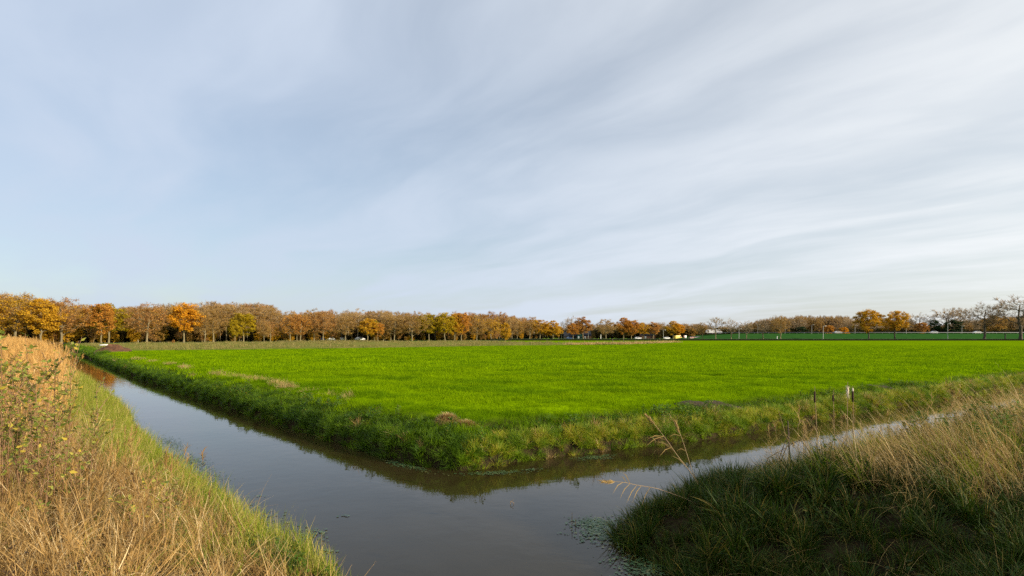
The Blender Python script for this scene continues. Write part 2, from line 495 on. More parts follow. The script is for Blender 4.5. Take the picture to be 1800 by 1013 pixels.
def clump(name, n, r, len_rng, width, lean, bend, mat, segs=3, az_bias=None, az_sd=0.8):
    b = disc_base(n, r)
    az = rng.uniform(0, 2 * np.pi, n) if az_bias is None else az_bias + rng.normal(0, az_sd, n)
    L = rng.uniform(*len_rng, n)
    V, F, T = blades(b, az, L, rng.uniform(width * 0.7, width * 1.3, n), np.abs(rng.normal(0, lean, n)), rng.uniform(bend * 0.3, bend, n), segs)
    g = Geo(); g.add(V, F, T)
    return bpy.data.objects.new(name, g.mesh(name, [M[mat]]))


def reed_clump(name, n=11, r=0.22, h=(1.25, 1.8), mat='reed', wind=None, w=0.011):
    g = Geo()
    b = disc_base(n, r); L = rng.uniform(*h, n)
    az = rng.uniform(0, 2 * np.pi, n) if wind is None else wind + rng.normal(0, 0.7, n)
    lean = np.abs(rng.normal(0, 0.09, n)); bend = rng.uniform(0.0, 0.22, n)
    V, F, T = blades(b, az, L, w, lean, bend, 4, tipw=0.5); g.add(V, F, np.minimum(T, 0.79))
    tips = V.reshape(n, -1, 3)[:, -1]
    mids = V.reshape(n, -1, 3)
    for k in range(2, 8, 1):                                          # leaves along the stem
        src = mids[:, k]
        V2, F2, T2 = blades(src + rng.normal(0, 0.02, src.shape), rng.uniform(0, 6.28, n), rng.uniform(0.2, 0.42, n), w * 1.25, rng.uniform(0.3, 0.8, n), rng.uniform(0.3, 1.5, n), 3)
        g.add(V2, F2, T2)
    sel = rng.random(n) < 0.5                                          # plumes
    for p, a in zip(tips[sel], az[sel]):
        m = 14
        V2, F2, T2 = blades(np.repeat(p[None], m, 0) - np.array([0, 0, 0.0]) + np.stack([np.zeros(m), np.zeros(m), rng.uniform(-0.12, 0.05, m)], 1), a + rng.normal(0, 0.9, m), rng.uniform(0.05, 0.12, m), 0.012, rng.uniform(0.1, 0.8, m), rng.uniform(0.2, 0.8, m), 2)
        g.add(V2, F2, np.clip(T2 * 0.5, 0, 1))
    return bpy.data.objects.new(name, g.mesh(name, [M[mat]]))


def weed_plant(name, stems=5, h=(0.25, 0.5), leaf=(0.04, 0.08), mat='weed', spread=0.12):
    g = Geo()
    for i in range(stems):
        hh = rng.uniform(*h); a = rng.uniform(0, 6.28); le = rng.uniform(0.05, 0.35)
        b = disc_base(1, spread)[0]
        top = b + np.array([math.cos(a) * math.sin(le), math.sin(a) * math.sin(le), math.cos(le)]) * hh
        g.add(*tubes([[*b, 0.004, *top, 0.002]])[:2], tint=0.3)
        m = int(7 + hh * 26)
        f = rng.uniform(0.2, 1.0, m)
        c = b + (top - b) * f[:, None]
        V, F, T = ovals(c, None, rng.uniform(-0.5, 0.7, m), rng.uniform(*leaf, m) * (1.2 - 0.4 * f), 0.6)
        g.add(V, F, T)
    return bpy.data.objects.new(name, g.mesh(name, [M[mat]]))


_gn_cache = {}


def scatter(name, protos, pts, rot, scl, label, pick=None):
    """one object of kind stuff: the clumps stand on its points"""
    key = tuple(p.name for p in protos)
    if key not in _gn_cache:
        ng = bpy.data.node_groups.new('scatter', 'GeometryNodeTree')
        ng.interface.new_socket('Geometry', in_out='INPUT', socket_type='NodeSocketGeometry')
        ng.interface.new_socket('Geometry', in_out='OUTPUT', socket_type='NodeSocketGeometry')
        N = ng.nodes; gi = N.new('NodeGroupInput'); go = N.new('NodeGroupOutput')
        join = N.new('GeometryNodeJoinGeometry')
        for p in protos:
            oi = N.new('GeometryNodeObjectInfo'); oi.inputs['Object'].default_value = p; oi.inputs['As Instance'].default_value = False
            g2i = N.new('GeometryNodeGeometryToInstance')
            ng.links.new(oi.outputs['Geometry'], g2i.inputs[0]); ng.links.new(g2i.outputs[0], join.inputs[0])
        iop = N.new('GeometryNodeInstanceOnPoints')
        ng.links.new(gi.outputs[0], iop.inputs['Points']); ng.links.new(join.outputs[0], iop.inputs['Instance'])
        iop.inputs['Pick Instance'].default_value = True
        for nm, dt, sock in (('rot', 'FLOAT_VECTOR', 'Rotation'), ('scl', 'FLOAT_VECTOR', 'Scale'), ('idx', 'INT', 'Instance Index')):
            na_ = N.new('GeometryNodeInputNamedAttribute'); na_.data_type = dt; na_.inputs['Name'].default_value = nm
            o = [s for s in na_.outputs if s.enabled and s.name == 'Attribute'][0]
            ng.links.new(o, iop.inputs[sock])
        ng.links.new(iop.outputs[0], go.inputs[0])
        _gn_cache[key] = ng
    n = len(pts)
    me = bpy.data.meshes.new(name)
    me.vertices.add(n); me.vertices.foreach_set('co', np.asarray(pts, np.float32).ravel())
    a = me.attributes.new('rot', 'FLOAT_VECTOR', 'POINT'); a.data.foreach_set('vector', np.asarray(rot, np.float32).ravel())
    scl = np.asarray(scl, np.float32)
    if scl.ndim == 1: scl = np.repeat(scl[:, None], 3, 1)
    a = me.attributes.new('scl', 'FLOAT_VECTOR', 'POINT'); a.data.foreach_set('vector', scl.ravel())
    ii = rng.integers(0, len(protos), n) if pick is None else pick
    a = me.attributes.new('idx', 'INT', 'POINT'); a.data.foreach_set('value', np.asarray(ii, np.int32))
    o = bpy.data.objects.new(name, me); col.objects.link(o)
    md = o.modifiers.new('scatter', 'NODES'); md.node_group = _gn_cache[key]
    tag(o, label, kind='stuff')
    return o


def in_view(x, y, margin=0.10, extra=1.5):
    return (y > 2.0) & (np.abs(x) < (0.9 + margin) * y + extra)


def jitter_rot(n, tilt=0.12):
    return np.stack([rng.normal(0, tilt, n), rng.normal(0, tilt, n), rng.uniform(0, 6.283, n)], 1)


def sample(x0, x1, y0, y1, dens, keep):
    """random spots in a rectangle, kept where keep(x, y, s, c) in 0..1 says so"""
    n = int((x1 - x0) * (y1 - y0) * dens)
    x = rng.uniform(x0, x1, n); y = rng.uniform(y0, y1, n)
    k = in_view(x, y)
    x = x[k]; y = y[k]
    s, c = sdf(x, y)
    p = keep(x, y, s, c)
    k = rng.random(len(x)) < p
    x, y, s, c = x[k], y[k], s[k], c[k]
    return x, y, ground(x, y), s, c

#@@VEG
# ---- the mown field
VERGE_NEAR = [(-75, 52), (-45, 72), (-24, 86), (0, 112), (26, 128), (50, 180)]
def field_limit(x):
    return np.interp(x, [-75, -45, -24, 0, 26, 50, 51], [52, 72, 86, 112, 128, 180, 260])
p_field = [clump('field_clump', 46, 0.17, (0.06, 0.14), 0.007, 0.35, 0.9, 'field_grass', 2) for _ in range(4)]
def mask_f(lo, hi, smin):
    def k(x, y, s, c):
        d = np.hypot(x, y)
        return ((c == 0) & (s > smin) & (d > lo) & (d < hi) & (y < field_limit(x) - 0.3)).astype(float)
    return k
xs, ys, zs, s, c = sample(-40, 36, 11, 34, 34, mask_f(0, 32, 0.62))
scatter('field_grass', p_field, np.stack([xs, ys, zs], 1), jitter_rot(len(xs), 0.1), rng.uniform(0.55, 1.5, len(xs)) * (1 + 0.35 * vnoise(xs * 0.9, ys * 0.9, 21) + 0.25 * vnoise(xs * 2.7, ys * 2.7, 22)), 'short bright green winter grass covering the near field')
p_field_far = [clump('field_clump_far', 60, 0.55, (0.07, 0.17), 0.028, 0.35, 0.9, 'field_grass', 2) for _ in range(3)]
xs, ys, zs, s, c = sample(-90, 140, 22, 150, 4.0, lambda x, y, s, c: mask_f(30, 150, 0.8)(x, y, s, c) * np.interp(np.hypot(x, y), [30, 60, 100, 150], [1, 0.9, 0.45, 0.0]))
scatter('field_grass', p_field_far, np.stack([xs, ys, zs], 1), jitter_rot(len(xs), 0.06), rng.uniform(0.7, 1.3, len(xs)), 'short bright green winter grass of the middle field')

# ---- banks of the field: separate tussocks over a low darker sward
def tussock(name, mat, n=70, h=(0.22, 0.46), w=0.013, r=0.07, droop=2.3):
    b = disc_base(n, r)
    az = np.arctan2(b[:, 1], b[:, 0]) + rng.normal(0, 0.5, n)
    q = np.hypot(b[:, 0], b[:, 1]) / r
    V, F, T = blades(b, az, rng.uniform(*h, n), rng.uniform(w * 0.6, w * 1.25, n), 0.10 + 0.55 * q * rng.random(n), droop * (0.35 + 0.65 * q) * rng.uniform(0.4, 1.0, n), 5, tipw=0.08)
    g = Geo(); g.add(V, F, T)
    return bpy.data.objects.new(name, g.mesh(name, [M[mat]]))


p_low = [clump('bank_low', 26, 0.14, (0.08, 0.20), 0.010, 0.6, 1.6, 'bank_grass', 3) for _ in range(3)]
p_tus = [tussock('bank_tussock', 'bank_grass', 60 + 12 * i) for i in range(4)]
p_gold = [tussock('gold_tussock', 'bank_grass_gold', 56 + 10 * i, (0.20, 0.44), 0.011) for i in range(4)]
p_dry = [tussock('dry_tussock', 'straw', 50, (0.22, 0.46), 0.009, 0.06, 1.5) for i in range(2)]
def bank_h(s):
    return np.interp(s, [0, 0.35, 0.8, 1.2, 1.6], [0.72, 0.66, 0.52, 0.40, 0.32])
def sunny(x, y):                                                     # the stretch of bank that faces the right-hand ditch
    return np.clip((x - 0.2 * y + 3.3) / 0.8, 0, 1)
def zone(x, y, s, c, top):
    return (c == 0) * np.clip((s + 0.03) / 0.05, 0, 1) * np.clip((top - s) / 0.4, 0, 1)
for dl, dt, box, lo, hi, sc in ((90, 22, (-22, 26, 10.5, 34), 0, 30, 1.0), (16, 9, (-60, 60, 18, 72), 30, 78, 1.35)):
    def ring(x, y):
        d = np.hypot(x, y); return (d >= lo) & (d < hi)
    xs, ys, zs, s, c = sample(*box, dl, lambda x, y, s, c: zone(x, y, s, c, 1.0) * ring(x, y))
    scatter('bank_grass', p_low, np.stack([xs, ys, zs], 1), jitter_rot(len(xs), 0.25), rng.uniform(0.6, 1.3, len(xs)) * sc, 'low green sward covering the sides of the field bank')
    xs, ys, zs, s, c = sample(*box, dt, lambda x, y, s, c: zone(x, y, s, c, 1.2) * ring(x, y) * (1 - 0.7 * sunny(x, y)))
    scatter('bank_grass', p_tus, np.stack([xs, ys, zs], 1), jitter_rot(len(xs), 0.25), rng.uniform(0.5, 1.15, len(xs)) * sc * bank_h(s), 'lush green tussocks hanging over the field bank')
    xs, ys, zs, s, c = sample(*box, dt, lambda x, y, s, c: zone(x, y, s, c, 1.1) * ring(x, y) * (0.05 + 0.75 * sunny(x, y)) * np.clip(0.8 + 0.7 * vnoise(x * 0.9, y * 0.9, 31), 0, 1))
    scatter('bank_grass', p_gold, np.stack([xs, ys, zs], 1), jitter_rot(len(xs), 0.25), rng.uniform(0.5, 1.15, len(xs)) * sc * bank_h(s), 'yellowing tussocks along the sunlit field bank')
    xs, ys, zs, s, c = sample(*box, dt * 0.55, lambda x, y, s, c: zone(x, y, s, c, 0.75) * ring(x, y) * (0.06 + 0.5 * sunny(x, y)) * np.clip(-0.05 + 1.2 * vnoise(x * 1.1, y * 1.1, 37), 0, 1))
    scatter('dry_grass', p_dry, np.stack([xs, ys, zs], 1), jitter_rot(len(xs), 0.2), rng.uniform(0.55, 1.1, len(xs)) * sc, 'withered straw tufts near the foot of the field bank')
# fringe that hangs down the steep foot of the bank
def fringe(name, protos, box, dens, w, label, sc=1.0, lo=0, hi=30):
    xs, ys, zs, s, c = sample(*box, dens, lambda x, y, s, c: (c == 0) * (s > -0.03) * (s < 0.42) * w(x, y) * (np.hypot(x, y) >= lo) * (np.hypot(x, y) < hi))
    e = 0.05
    gx = (sdf(xs + e, ys)[0] - sdf(xs - e, ys)[0]) / (2 * e); gy = (sdf(xs, ys + e)[0] - sdf(xs, ys - e)[0]) / (2 * e)
    gl = np.maximum(np.hypot(gx, gy), 1e-6); gx /= gl; gy /= gl                 # uphill
    ti = rng.uniform(0.15, 0.75, len(xs))
    rot = np.stack([ti * gy, -ti * gx, rng.uniform(-0.5, 0.5, len(xs))], 1)     # tip over the water
    scatter(name, protos, np.stack([xs, ys, zs], 1), rot, rng.uniform(0.40, 0.80, len(xs)) * sc, label)
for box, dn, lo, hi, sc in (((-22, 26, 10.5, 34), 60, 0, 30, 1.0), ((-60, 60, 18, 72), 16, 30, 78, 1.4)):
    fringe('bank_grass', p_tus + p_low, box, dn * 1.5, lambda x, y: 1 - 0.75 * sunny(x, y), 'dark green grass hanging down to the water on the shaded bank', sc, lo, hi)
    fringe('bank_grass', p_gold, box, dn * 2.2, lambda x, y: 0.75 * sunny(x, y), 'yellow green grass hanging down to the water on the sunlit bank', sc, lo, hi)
    fringe('dry_grass', p_dry, box, dn * 0.5, lambda x, y: (0.05 + 0.6 * sunny(x, y)) * np.clip(0.15 + 1.2 * vnoise(x * 0.9, y * 0.9, 37), 0, 1), 'withered straw hanging over the water edge', sc, lo, hi)
xs, ys, zs, s, c = sample(-110, 130, 40, 145, 5, lambda x, y, s, c: (c == 0) * (s > 0) * (s < 1.4) * (np.hypot(x, y) > 76))
scatter('bank_grass', p_tus, np.stack([xs, ys, zs], 1), jitter_rot(len(xs), 0.2), rng.uniform(0.9, 1.6, len(xs)), 'long green grass on the far part of the field bank')

# broad-leaved weeds in the bank
p_weed = [weed_plant('weed_plant', 5, (0.12, 0.35)) for _ in range(3)]
xs, ys, zs, s, c = sample(-14, 20, 10.5, 26, 9, lambda x, y, s, c: (c == 0) * (s > 0.1) * (s < 0.9) * np.clip(0.2 + 1.3 * vnoise(x * 0.8, y * 0.8, 77), 0, 1))
scatter('bank_weeds', p_weed, np.stack([xs, ys, zs], 1), jitter_rot(len(xs), 0.2), rng.uniform(0.6, 1.2, len(xs)), 'low broad-leaved weeds growing among the bank grass')

# dry mown swath along the top of the left-hand bank
p_straw_low = [clump('straw_low', 40, 0.16, (0.10, 0.30), 0.007, 1.1, 0.9, 'straw_dull', 3) for _ in range(3)]
def k_swath(x, y, s, c):
    w = np.clip(1 - np.abs(s - 1.75 - 0.3 * vnoise(x * 0.3, y * 0.3, 4)) / 0.4, 0, 1)
    return (c == 0) * (x < 0.6) * w * np.clip(0.25 + 1.3 * vnoise(x * 0.45, y * 0.45, 17), 0, 1)
xs, ys, zs, s, c = sample(-40, 1, 12, 50, 60, k_swath)
scatter('mown_straw', p_straw_low, np.stack([xs, ys, zs + 0.03], 1), jitter_rot(len(xs), 0.2), rng.uniform(0.5, 1.0, len(xs)), 'strip of dry tan mown grass along the ditch edge')

# ---- left bank
p_lush = [clump('lush_clump', 40, 0.13, (0.18, 0.42), 0.008, 0.18, 0.9, 'lush_grass', 3) for _ in range(4)]
def lush_w(x, y):            # width of the green strip above the water
    return np.interp(y, [5.5, 7.0, 9, 12, 22, 45], [0.25, 0.7, 1.6, 2.1, 1.8, 1.8])
xs, ys, zs, s, c = sample(-34, 0, 5, 46, 75, lambda x, y, s, c: (c == 2) * (s > -0.06) * np.clip((lush_w(x, y) + 0.35 * vnoise(x * 0.9, y * 0.9, 2) - s) / 0.35, 0, 1) * np.where(y > 24, 0.5, 1))
scatter('lush_grass', p_lush, np.stack([xs, ys, zs], 1), jitter_rot(len(xs), 0.2), rng.uniform(0.4, 1.25, len(xs)) * (1 + 0.4 * vnoise(xs * 1.3, ys * 1.3, 83)), 'sunlit yellow green grass at the edge of the left bank')

p_reed = [reed_clump('reed_clump', 12) for _ in range(5)]
def k_reed(x, y, s, c):
    return (c == 2) * np.clip((s - 1.35 - np.interp(y, [7.5, 9, 13], [2.2, 1.2, 0.0])) / 0.5, 0, 1) * (y > 8.0) * (s < 16)
xs, ys, zs, s, c = sample(-60, -6, 7.5, 60, 11, k_reed)
scl = rng.uniform(0.62, 1.0, len(xs)) * (1 + 0.08 * vnoise(xs * 0.5, ys * 0.5, 9))
scatter('dry_reeds', p_reed, np.stack([xs, ys, zs], 1), jitter_rot(len(xs), 0.05), scl, 'dense stand of tall golden dry reeds on the left bank')

p_straw = [clump('straw_clump', 26, 0.16, (0.30, 0.75), 0.007, 0.35, 1.1, 'straw', 4) for _ in range(3)] + [clump('straw_clump_pale', 22, 0.16, (0.25, 0.65), 0.007, 0.4, 1.3, m_, 4) for m_ in ('reed', 'straw_dull', 'bank_grass_gold')]
p_tall = [reed_clump('tall_straw_clump', 7, 0.25, (0.6, 1.05), 'straw', w=0.006) for _ in range(3)]
def k_straw(x, y, s, c):
    near = np.clip((s - np.maximum(lush_w(x, y), 0.45) + 0.2) / 0.35, 0, 1)
    return (c == 2) * near * np.where(y < 13, 1, 0.5) * (s < 8)
xs, ys, zs, s, c = sample(-14, -0.5, 3.2, 16, 30, k_straw)
scatter('dry_grass', p_straw, np.stack([xs, ys, zs], 1), jitter_rot(len(xs), 0.3), rng.uniform(0.35, 1.0, len(xs)) * (1 + 0.5 * vnoise(xs * 0.9, ys * 0.9, 6)), 'tangled straw coloured dry grass on the near left bank')
xs, ys, zs, s, c = sample(-14, -0.5, 3.2, 14, 4.5, lambda x, y, s, c: k_straw(x, y, s, c) * (s > 1.1))
scatter('dry_stalks', p_tall, np.stack([xs, ys, zs], 1), jitter_rot(len(xs), 0.22), rng.uniform(0.6, 1.0, len(xs)), 'scattered pale dry stalks standing in the left bank grass')
p_dead = [weed_plant('dead_weed', 6, (0.15, 0.45), (0.03, 0.06), 'dead_leaf', 0.15) for _ in range(3)]
xs, ys, zs, s, c = sample(-12, -0.5, 3.2, 12, 9, lambda x, y, s, c: (c == 2) * (s > 0.7) * np.clip(0.3 + 1.2 * vnoise(x * 0.8, y * 0.8, 47), 0, 1))
scatter('dead_weeds', p_dead, np.stack([xs, ys, zs], 1), jitter_rot(len(xs), 0.25), rng.uniform(0.6, 1.2, len(xs)), 'dark brown withered weeds among the straw of the left bank')
p_mat = [tussock('matted_tussock', 'straw', 90, (0.45, 0.85), 0.008, 0.12, 2.6) for _ in range(2)]
xs, ys, zs, s, c = sample(-12, -0.5, 3.2, 12, 3.5, lambda x, y, s, c: (c == 2) * (s > 0.9) * (s < 5.0))
scatter('dry_grass', p_mat, np.stack([xs, ys, zs], 1), jitter_rot(len(xs), 0.3), rng.uniform(0.6, 1.1, len(xs)), 'bent over tussocks of dry grass on the left bank')
p_green_low = [clump('low_green', 26, 0.14, (0.12, 0.30), 0.008, 0.5, 1.2, 'lush_grass', 3) for _ in range(2)] + [weed_plant('low_weed', 5, (0.10, 0.28), (0.03, 0.06)) for _ in range(2)]
xs, ys, zs, s, c = sample(-12, -0.5, 3.2, 12, 30, lambda x, y, s, c: (c == 2) * (s > 0.1) * np.clip(0.35 + vnoise(x * 0.9, y * 0.9, 41), 0, 1))
scatter('bank_greenery', p_green_low, np.stack([xs, ys, zs], 1), jitter_rot(len(xs), 0.2), rng.uniform(0.6, 1.3, len(xs)), 'green tufts and weeds between the straw of the left bank')

# ---- right bank
WIND = math.pi * 0.95                                                # stems lean to the left
def k_rstraw(x, y, s, c):
    line = np.interp(x, [1.5, 2.8, 3.4, 4.2, 5.0, 9], [13.0, 9.2, 6.9, 5.3, 4.7, 4.3])
    return (c == 1) * (s > np.interp(x, [8, 12], [0.55, 0.12])) * np.clip((y - line) / 1.6 + 0.35 * vnoise(x * 1.4, y * 1.4, 14), 0, 1) * (s < 10)
p_rgreen = [tussock('dark_tussock', 'shade_toned_grass', 40 + 8 * i, (0.16, 0.42), 0.012, 0.08, 2.0) for i in range(4)] 
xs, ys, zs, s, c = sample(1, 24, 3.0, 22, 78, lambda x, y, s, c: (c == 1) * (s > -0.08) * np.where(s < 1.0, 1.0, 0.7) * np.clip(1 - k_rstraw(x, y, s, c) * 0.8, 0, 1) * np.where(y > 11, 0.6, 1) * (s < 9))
scatter('shade_toned_grass', p_rgreen, np.stack([xs, ys, zs], 1), jitter_rot(len(xs), 0.3), rng.uniform(0.4, 1.0, len(xs)) * (1 + 0.4 * vnoise(xs * 1.5, ys * 1.5, 61)), 'green grass on the right bank, its shade deepened in the colour')
p_rstraw = [clump('lean_straw', 20, 0.16, (0.35, 1.05), 0.0075, 0.50, 1.9, 'straw_dull', 5, 0.0, 0.9) for _ in range(3)] + [clump('lean_green', 20, 0.16, (0.30, 0.75), 0.009, 0.5, 1.5, m_, 5, 0.0, 0.8) for m_ in ('bank_grass_gold',)]
xs, ys, zs, s, c = sample(2, 40, 4.5, 34, 40, k_rstraw)
rot = np.stack([rng.normal(0, 0.12, len(xs)), rng.normal(0, 0.12, len(xs)), WIND + rng.normal(0, 0.5, len(xs))], 1)
scatter('dry_grass', p_rstraw, np.stack([xs, ys, zs], 1), rot, rng.uniform(0.5, 1.05, len(xs)) * (1 + 0.3 * vnoise(xs * 0.9, ys * 0.9, 16)) * np.maximum(np.interp(s, [0.5, 1.2, 2.6], [0.32, 0.6, 1.0]), np.interp(xs, [9, 13, 18], [0.0, 1.0, 1.25])), 'long pale dry grass leaning left over the right bank')
xs, ys, zs, s, c = sample(4.6, 14, 7, 18, 4, lambda x, y, s, c: (c == 1) * (s > 0.05) * (s < 1.3))
rot = np.stack([rng.normal(0, 0.1, len(xs)), rng.normal(-0.15, 0.15, len(xs)), rng.uniform(0, 6.28, len(xs))], 1)
scatter('dry_stalks', [reed_clump('shore_stalk', 4, 0.2, (0.55, 1.0), 'straw_dull', w=0.007) for _ in range(3)], np.stack([xs, ys, zs], 1), rot, rng.uniform(0.6, 1.05, len(xs)), 'thin dry stalks standing along the right shore beside the cattails')
xs, ys, zs, s, c = sample(1, 10, 3.0, 9, 6, lambda x, y, s, c: (c == 1) * (s > 0.1) * np.clip(0.3 + vnoise(x * 1.1, y * 1.1, 91), 0, 1))
scatter('bank_weeds', [weed_plant('shade_weed', 6, (0.08, 0.22), (0.025, 0.06), 'shade_toned_grass', 0.14) for _ in range(3)], np.stack([xs, ys, zs], 1), jitter_rot(len(xs), 0.2), rng.uniform(0.6, 1.2, len(xs)), 'low leafy weeds in the shade of the right bank')
xs, ys, zs, s, c = sample(1, 10, 3.0, 9, 5, lambda x, y, s, c: (c == 1) * (s > 0.3) * np.clip(0.3 + vnoise(x * 0.9, y * 0.9, 93), 0, 1))
scatter('dry_grass', [clump('flat_straw', 16, 0.2, (0.15, 0.5), 0.006, 1.2, 0.8, 'straw_dull', 3) for _ in range(2)], np.stack([xs, ys, zs + 0.05], 1), jitter_rot(len(xs), 0.2), rng.uniform(0.6, 1.1, len(xs)), 'flattened dead blades lying in the shaded right bank grass')
p_nettle = [weed_plant('nettle', 5, (0.35, 0.75), (0.05, 0.09), spread=0.16) for _ in range(3)]
def k_nettle(x, y, s, c):
    return (c == 1) * (s > 1.2) * np.clip((x - 4.4) / 2.0, 0.02, 1) * np.clip(0.35 + vnoise(x * 0.7, y * 0.7, 19), 0, 1) * (s < 9)
xs, ys, zs, s, c = sample(2, 22, 3.5, 20, 7, k_nettle)
scatter('nettles', p_nettle, np.stack([xs, ys, zs], 1), jitter_rot(len(xs), 0.15), rng.uniform(0.6, 1.1, len(xs)), 'green leafy nettles among the dry grass of the right bank')
#@@END
# ================================================================== trees
def grow(seed, H, clear, R_, Hc, n_tips, lean=0.0, shell=0.55, flat=1.0):
    """a skeleton that reaches for points spread through the crown; returns segments and the crown points"""
    g = np.random.default_rng(seed)
    pts = []
    cz = clear + (H - clear) * 0.5; rz = (H - clear) * 0.5
    while len(pts) < n_tips:
        v = g.normal(size=3); v /= np.linalg.norm(v)
        r = shell + (1 - shell) * g.random() ** 0.6
        wob = 1 + 0.16 * math.sin(3 * math.atan2(v[1], v[0]) + seed) + 0.10 * math.sin(5 * v[2] + 2 * seed)
        p = np.array([v[0] * R_ * r * wob, v[1] * R_ * r * wob, cz + v[2] * rz * r * flat])
        if p[2] > clear * 0.92: pts.append(p)
    pts = sorted(pts, key=lambda p: math.hypot(p[0], p[1]) * 0.8 + abs(p[2] - cz) * 0.4)
    # trunk
    nodes = []; parent = []
    top = clear + (H - clear) * Hc
    k = 9
    off = np.zeros(2)
    for i in range(k + 1):
        f = i / k
        if i: off = off + g.normal(0, 0.010 * H, 2) * (0.4 + f)
        nodes.append(np.array([off[0] + lean * f * f * H, off[1], top * f])); parent.append(i - 1)
    first = int(k * clear / top)
    tips = []
    for p in pts:
        N_ = np.array(nodes[first:])
        d = np.linalg.norm(N_ - p, axis=1) + np.maximum(0, N_[:, 2] - p[2] + 0.04 * H) * 1.6
        j = int(np.argmin(d)) + first
        a = nodes[j]
        L = np.linalg.norm(p - a)
        nn = 3 if L > 0.10 * H else 2
        cur = j
        for q in range(1, nn + 1):
            f = q / nn
            m = a + (p - a) * f + np.array([0, 0, math.sin(f * math.pi) * 0.06 * L]) + (g.normal(0, 0.05 * L, 3) if q < nn else 0)
            nodes.append(m); parent.append(cur); cur = len(nodes) - 1
        tips.append(cur)
    w = np.zeros(len(nodes))
    for tip in tips: w[tip] += 1
    for i in range(len(nodes) - 1, 0, -1):
        if parent[i] >= 0: w[parent[i]] += w[i]
    return nodes, parent, w, np.array([nodes[i] for i in tips])


def tree_meshes(seed, H=12.0, clear=3.6, R_=4.2, Hc=0.72, n_tips=70, twigs=6, twig_len=0.8, leaves=34, leaf=0.32, trunk_r=0.22, cl_r=0.62, shell=0.5, min_r=0.018):
    nodes, parent, w, tips = grow(seed, H, clear, R_, Hc, n_tips, shell=shell)
    g = np.random.default_rng(seed + 99)
    rad = np.maximum(trunk_r * (w / w.max()) ** 0.48, min_r)
    thick, thin = [], []
    for i in range(1, len(nodes)):
        p = parent[i]
        r0, r1 = rad[p], rad[i]
        if p > 9 and i - p != 1: r0 = min(r0, r1 * 1.3)
        seg = [*nodes[p], r0, *nodes[i], r1]
        if i <= 9 and i == 1: seg[3] = r0 * 1.35
        (thick if r1 > 0.05 else thin).append(seg)
    tg = Geo()
    V, F, T = tubes(thick, 6); tg.add(V, F, T)
    if thin: V, F, T = tubes(thin, 3); tg.add(V, F, T)
    trunk = tg.mesh('trunk', [M['bark']], smooth=True)
    cg = Geo()
    have = False
    if twigs:
        n = len(tips) * twigs
        b = np.repeat(tips, twigs, 0)
        out = b - np.array([0, 0, clear + (H - clear) * 0.35]); out /= np.linalg.norm(out, axis=1)[:, None]
        d = out * 0.8 + g.normal(0, 0.55, (n, 3)) + np.array([0, 0, 0.25]); d /= np.linalg.norm(d, axis=1)[:, None]
        L = g.uniform(0.5, 1.25, n) * twig_len
        mid = b + d * L[:, None] * 0.5 + g.normal(0, 0.05, (n, 3)) * twig_len
        end = b + d * L[:, None] + np.array([0, 0, 0.06]) * L[:, None]
        s1 = np.concatenate([b, np.full((n, 1), min_r * 0.8), mid, np.full((n, 1), min_r * 0.65)], 1)
        s2 = np.concatenate([mid, np.full((n, 1), min_r * 0.65), end, np.full((n, 1), min_r * 0.35)], 1)
        d2 = d + g.normal(0, 0.6, (n, 3)); d2 /= np.linalg.norm(d2, axis=1)[:, None]
        s3 = np.concatenate([mid, np.full((n, 1), min_r * 0.6), mid + d2 * L[:, None] * 0.55, np.full((n, 1), min_r * 0.3)], 1)
        V, F, T = tubes(np.concatenate([s1, s2, s3]), 3)
        tw = Geo(); tw.add(V, F, T)
        twm = tw.mesh('twigs', [M['twig_brown']])
    else:
        twm = None
    lm = None
    if leaves:
        n = len(tips) * leaves
        cl = g.normal(0, 1, (len(tips), 1)) * 0.15 + 1
        q = g.normal(0, 1, (n, 3)); q /= np.linalg.norm(q, axis=1)[:, None]
        q *= (g.random((n, 1)) ** 0.5) * cl_r * np.repeat(np.clip(cl, 0.6, 1.5), leaves, 0)
        q[:, 2] *= 0.75
        c_ = np.repeat(tips, leaves, 0) + q
        V, F, T = ovals(c_, None, g.uniform(-0.9, 0.9, n), g.uniform(0.7, 1.3, n) * leaf, 0.75)
        ct = np.repeat(np.repeat(g.random(len(tips)), leaves), 4)
        lg = Geo(); lg.add(V, F, np.clip(0.5 * T + 0.5 * ct, 0, 1) * 0.79)
        lm = lg.mesh('leaves', [M['c_orange']])
    return trunk, twm, lm


TREES = {
    'dense': [tree_meshes(10 + i, R_=4.2 + 0.25 * (i % 3), clear=2.9, leaves=84, leaf=0.37, n_tips=120, twigs=2, cl_r=0.80, shell=0.42) for i in range(4)],
    'sparse': [tree_meshes(30 + i, R_=4.5 + 0.2 * i, clear=2.9, n_tips=135, leaves=36, leaf=0.29, twigs=6, twig_len=0.9, shell=0.35, cl_r=0.75, min_r=0.022) for i in range(3)],
    'bare': [tree_meshes(50 + i, R_=4.5 + 0.3 * i, n_tips=150, leaves=0, twigs=11, twig_len=1.0, trunk_r=0.28, shell=0.35, min_r=0.026) for i in range(3)],
    'tall': [tree_meshes(70 + i, H=12, clear=3.0, R_=2.0 + 0.2 * i, n_tips=80, leaves=30, leaf=0.25, twigs=6, twig_len=0.8, trunk_r=0.12, Hc=0.9, shell=0.25, min_r=0.020, cl_r=0.6) for i in range(4)],
    'bush': [tree_meshes(90 + i, H=12, clear=0.9, R_=4.0, n_tips=90, leaves=50, leaf=0.55, twigs=2, trunk_r=0.16, cl_r=0.85) for i in range(2)],
}
_k = {}


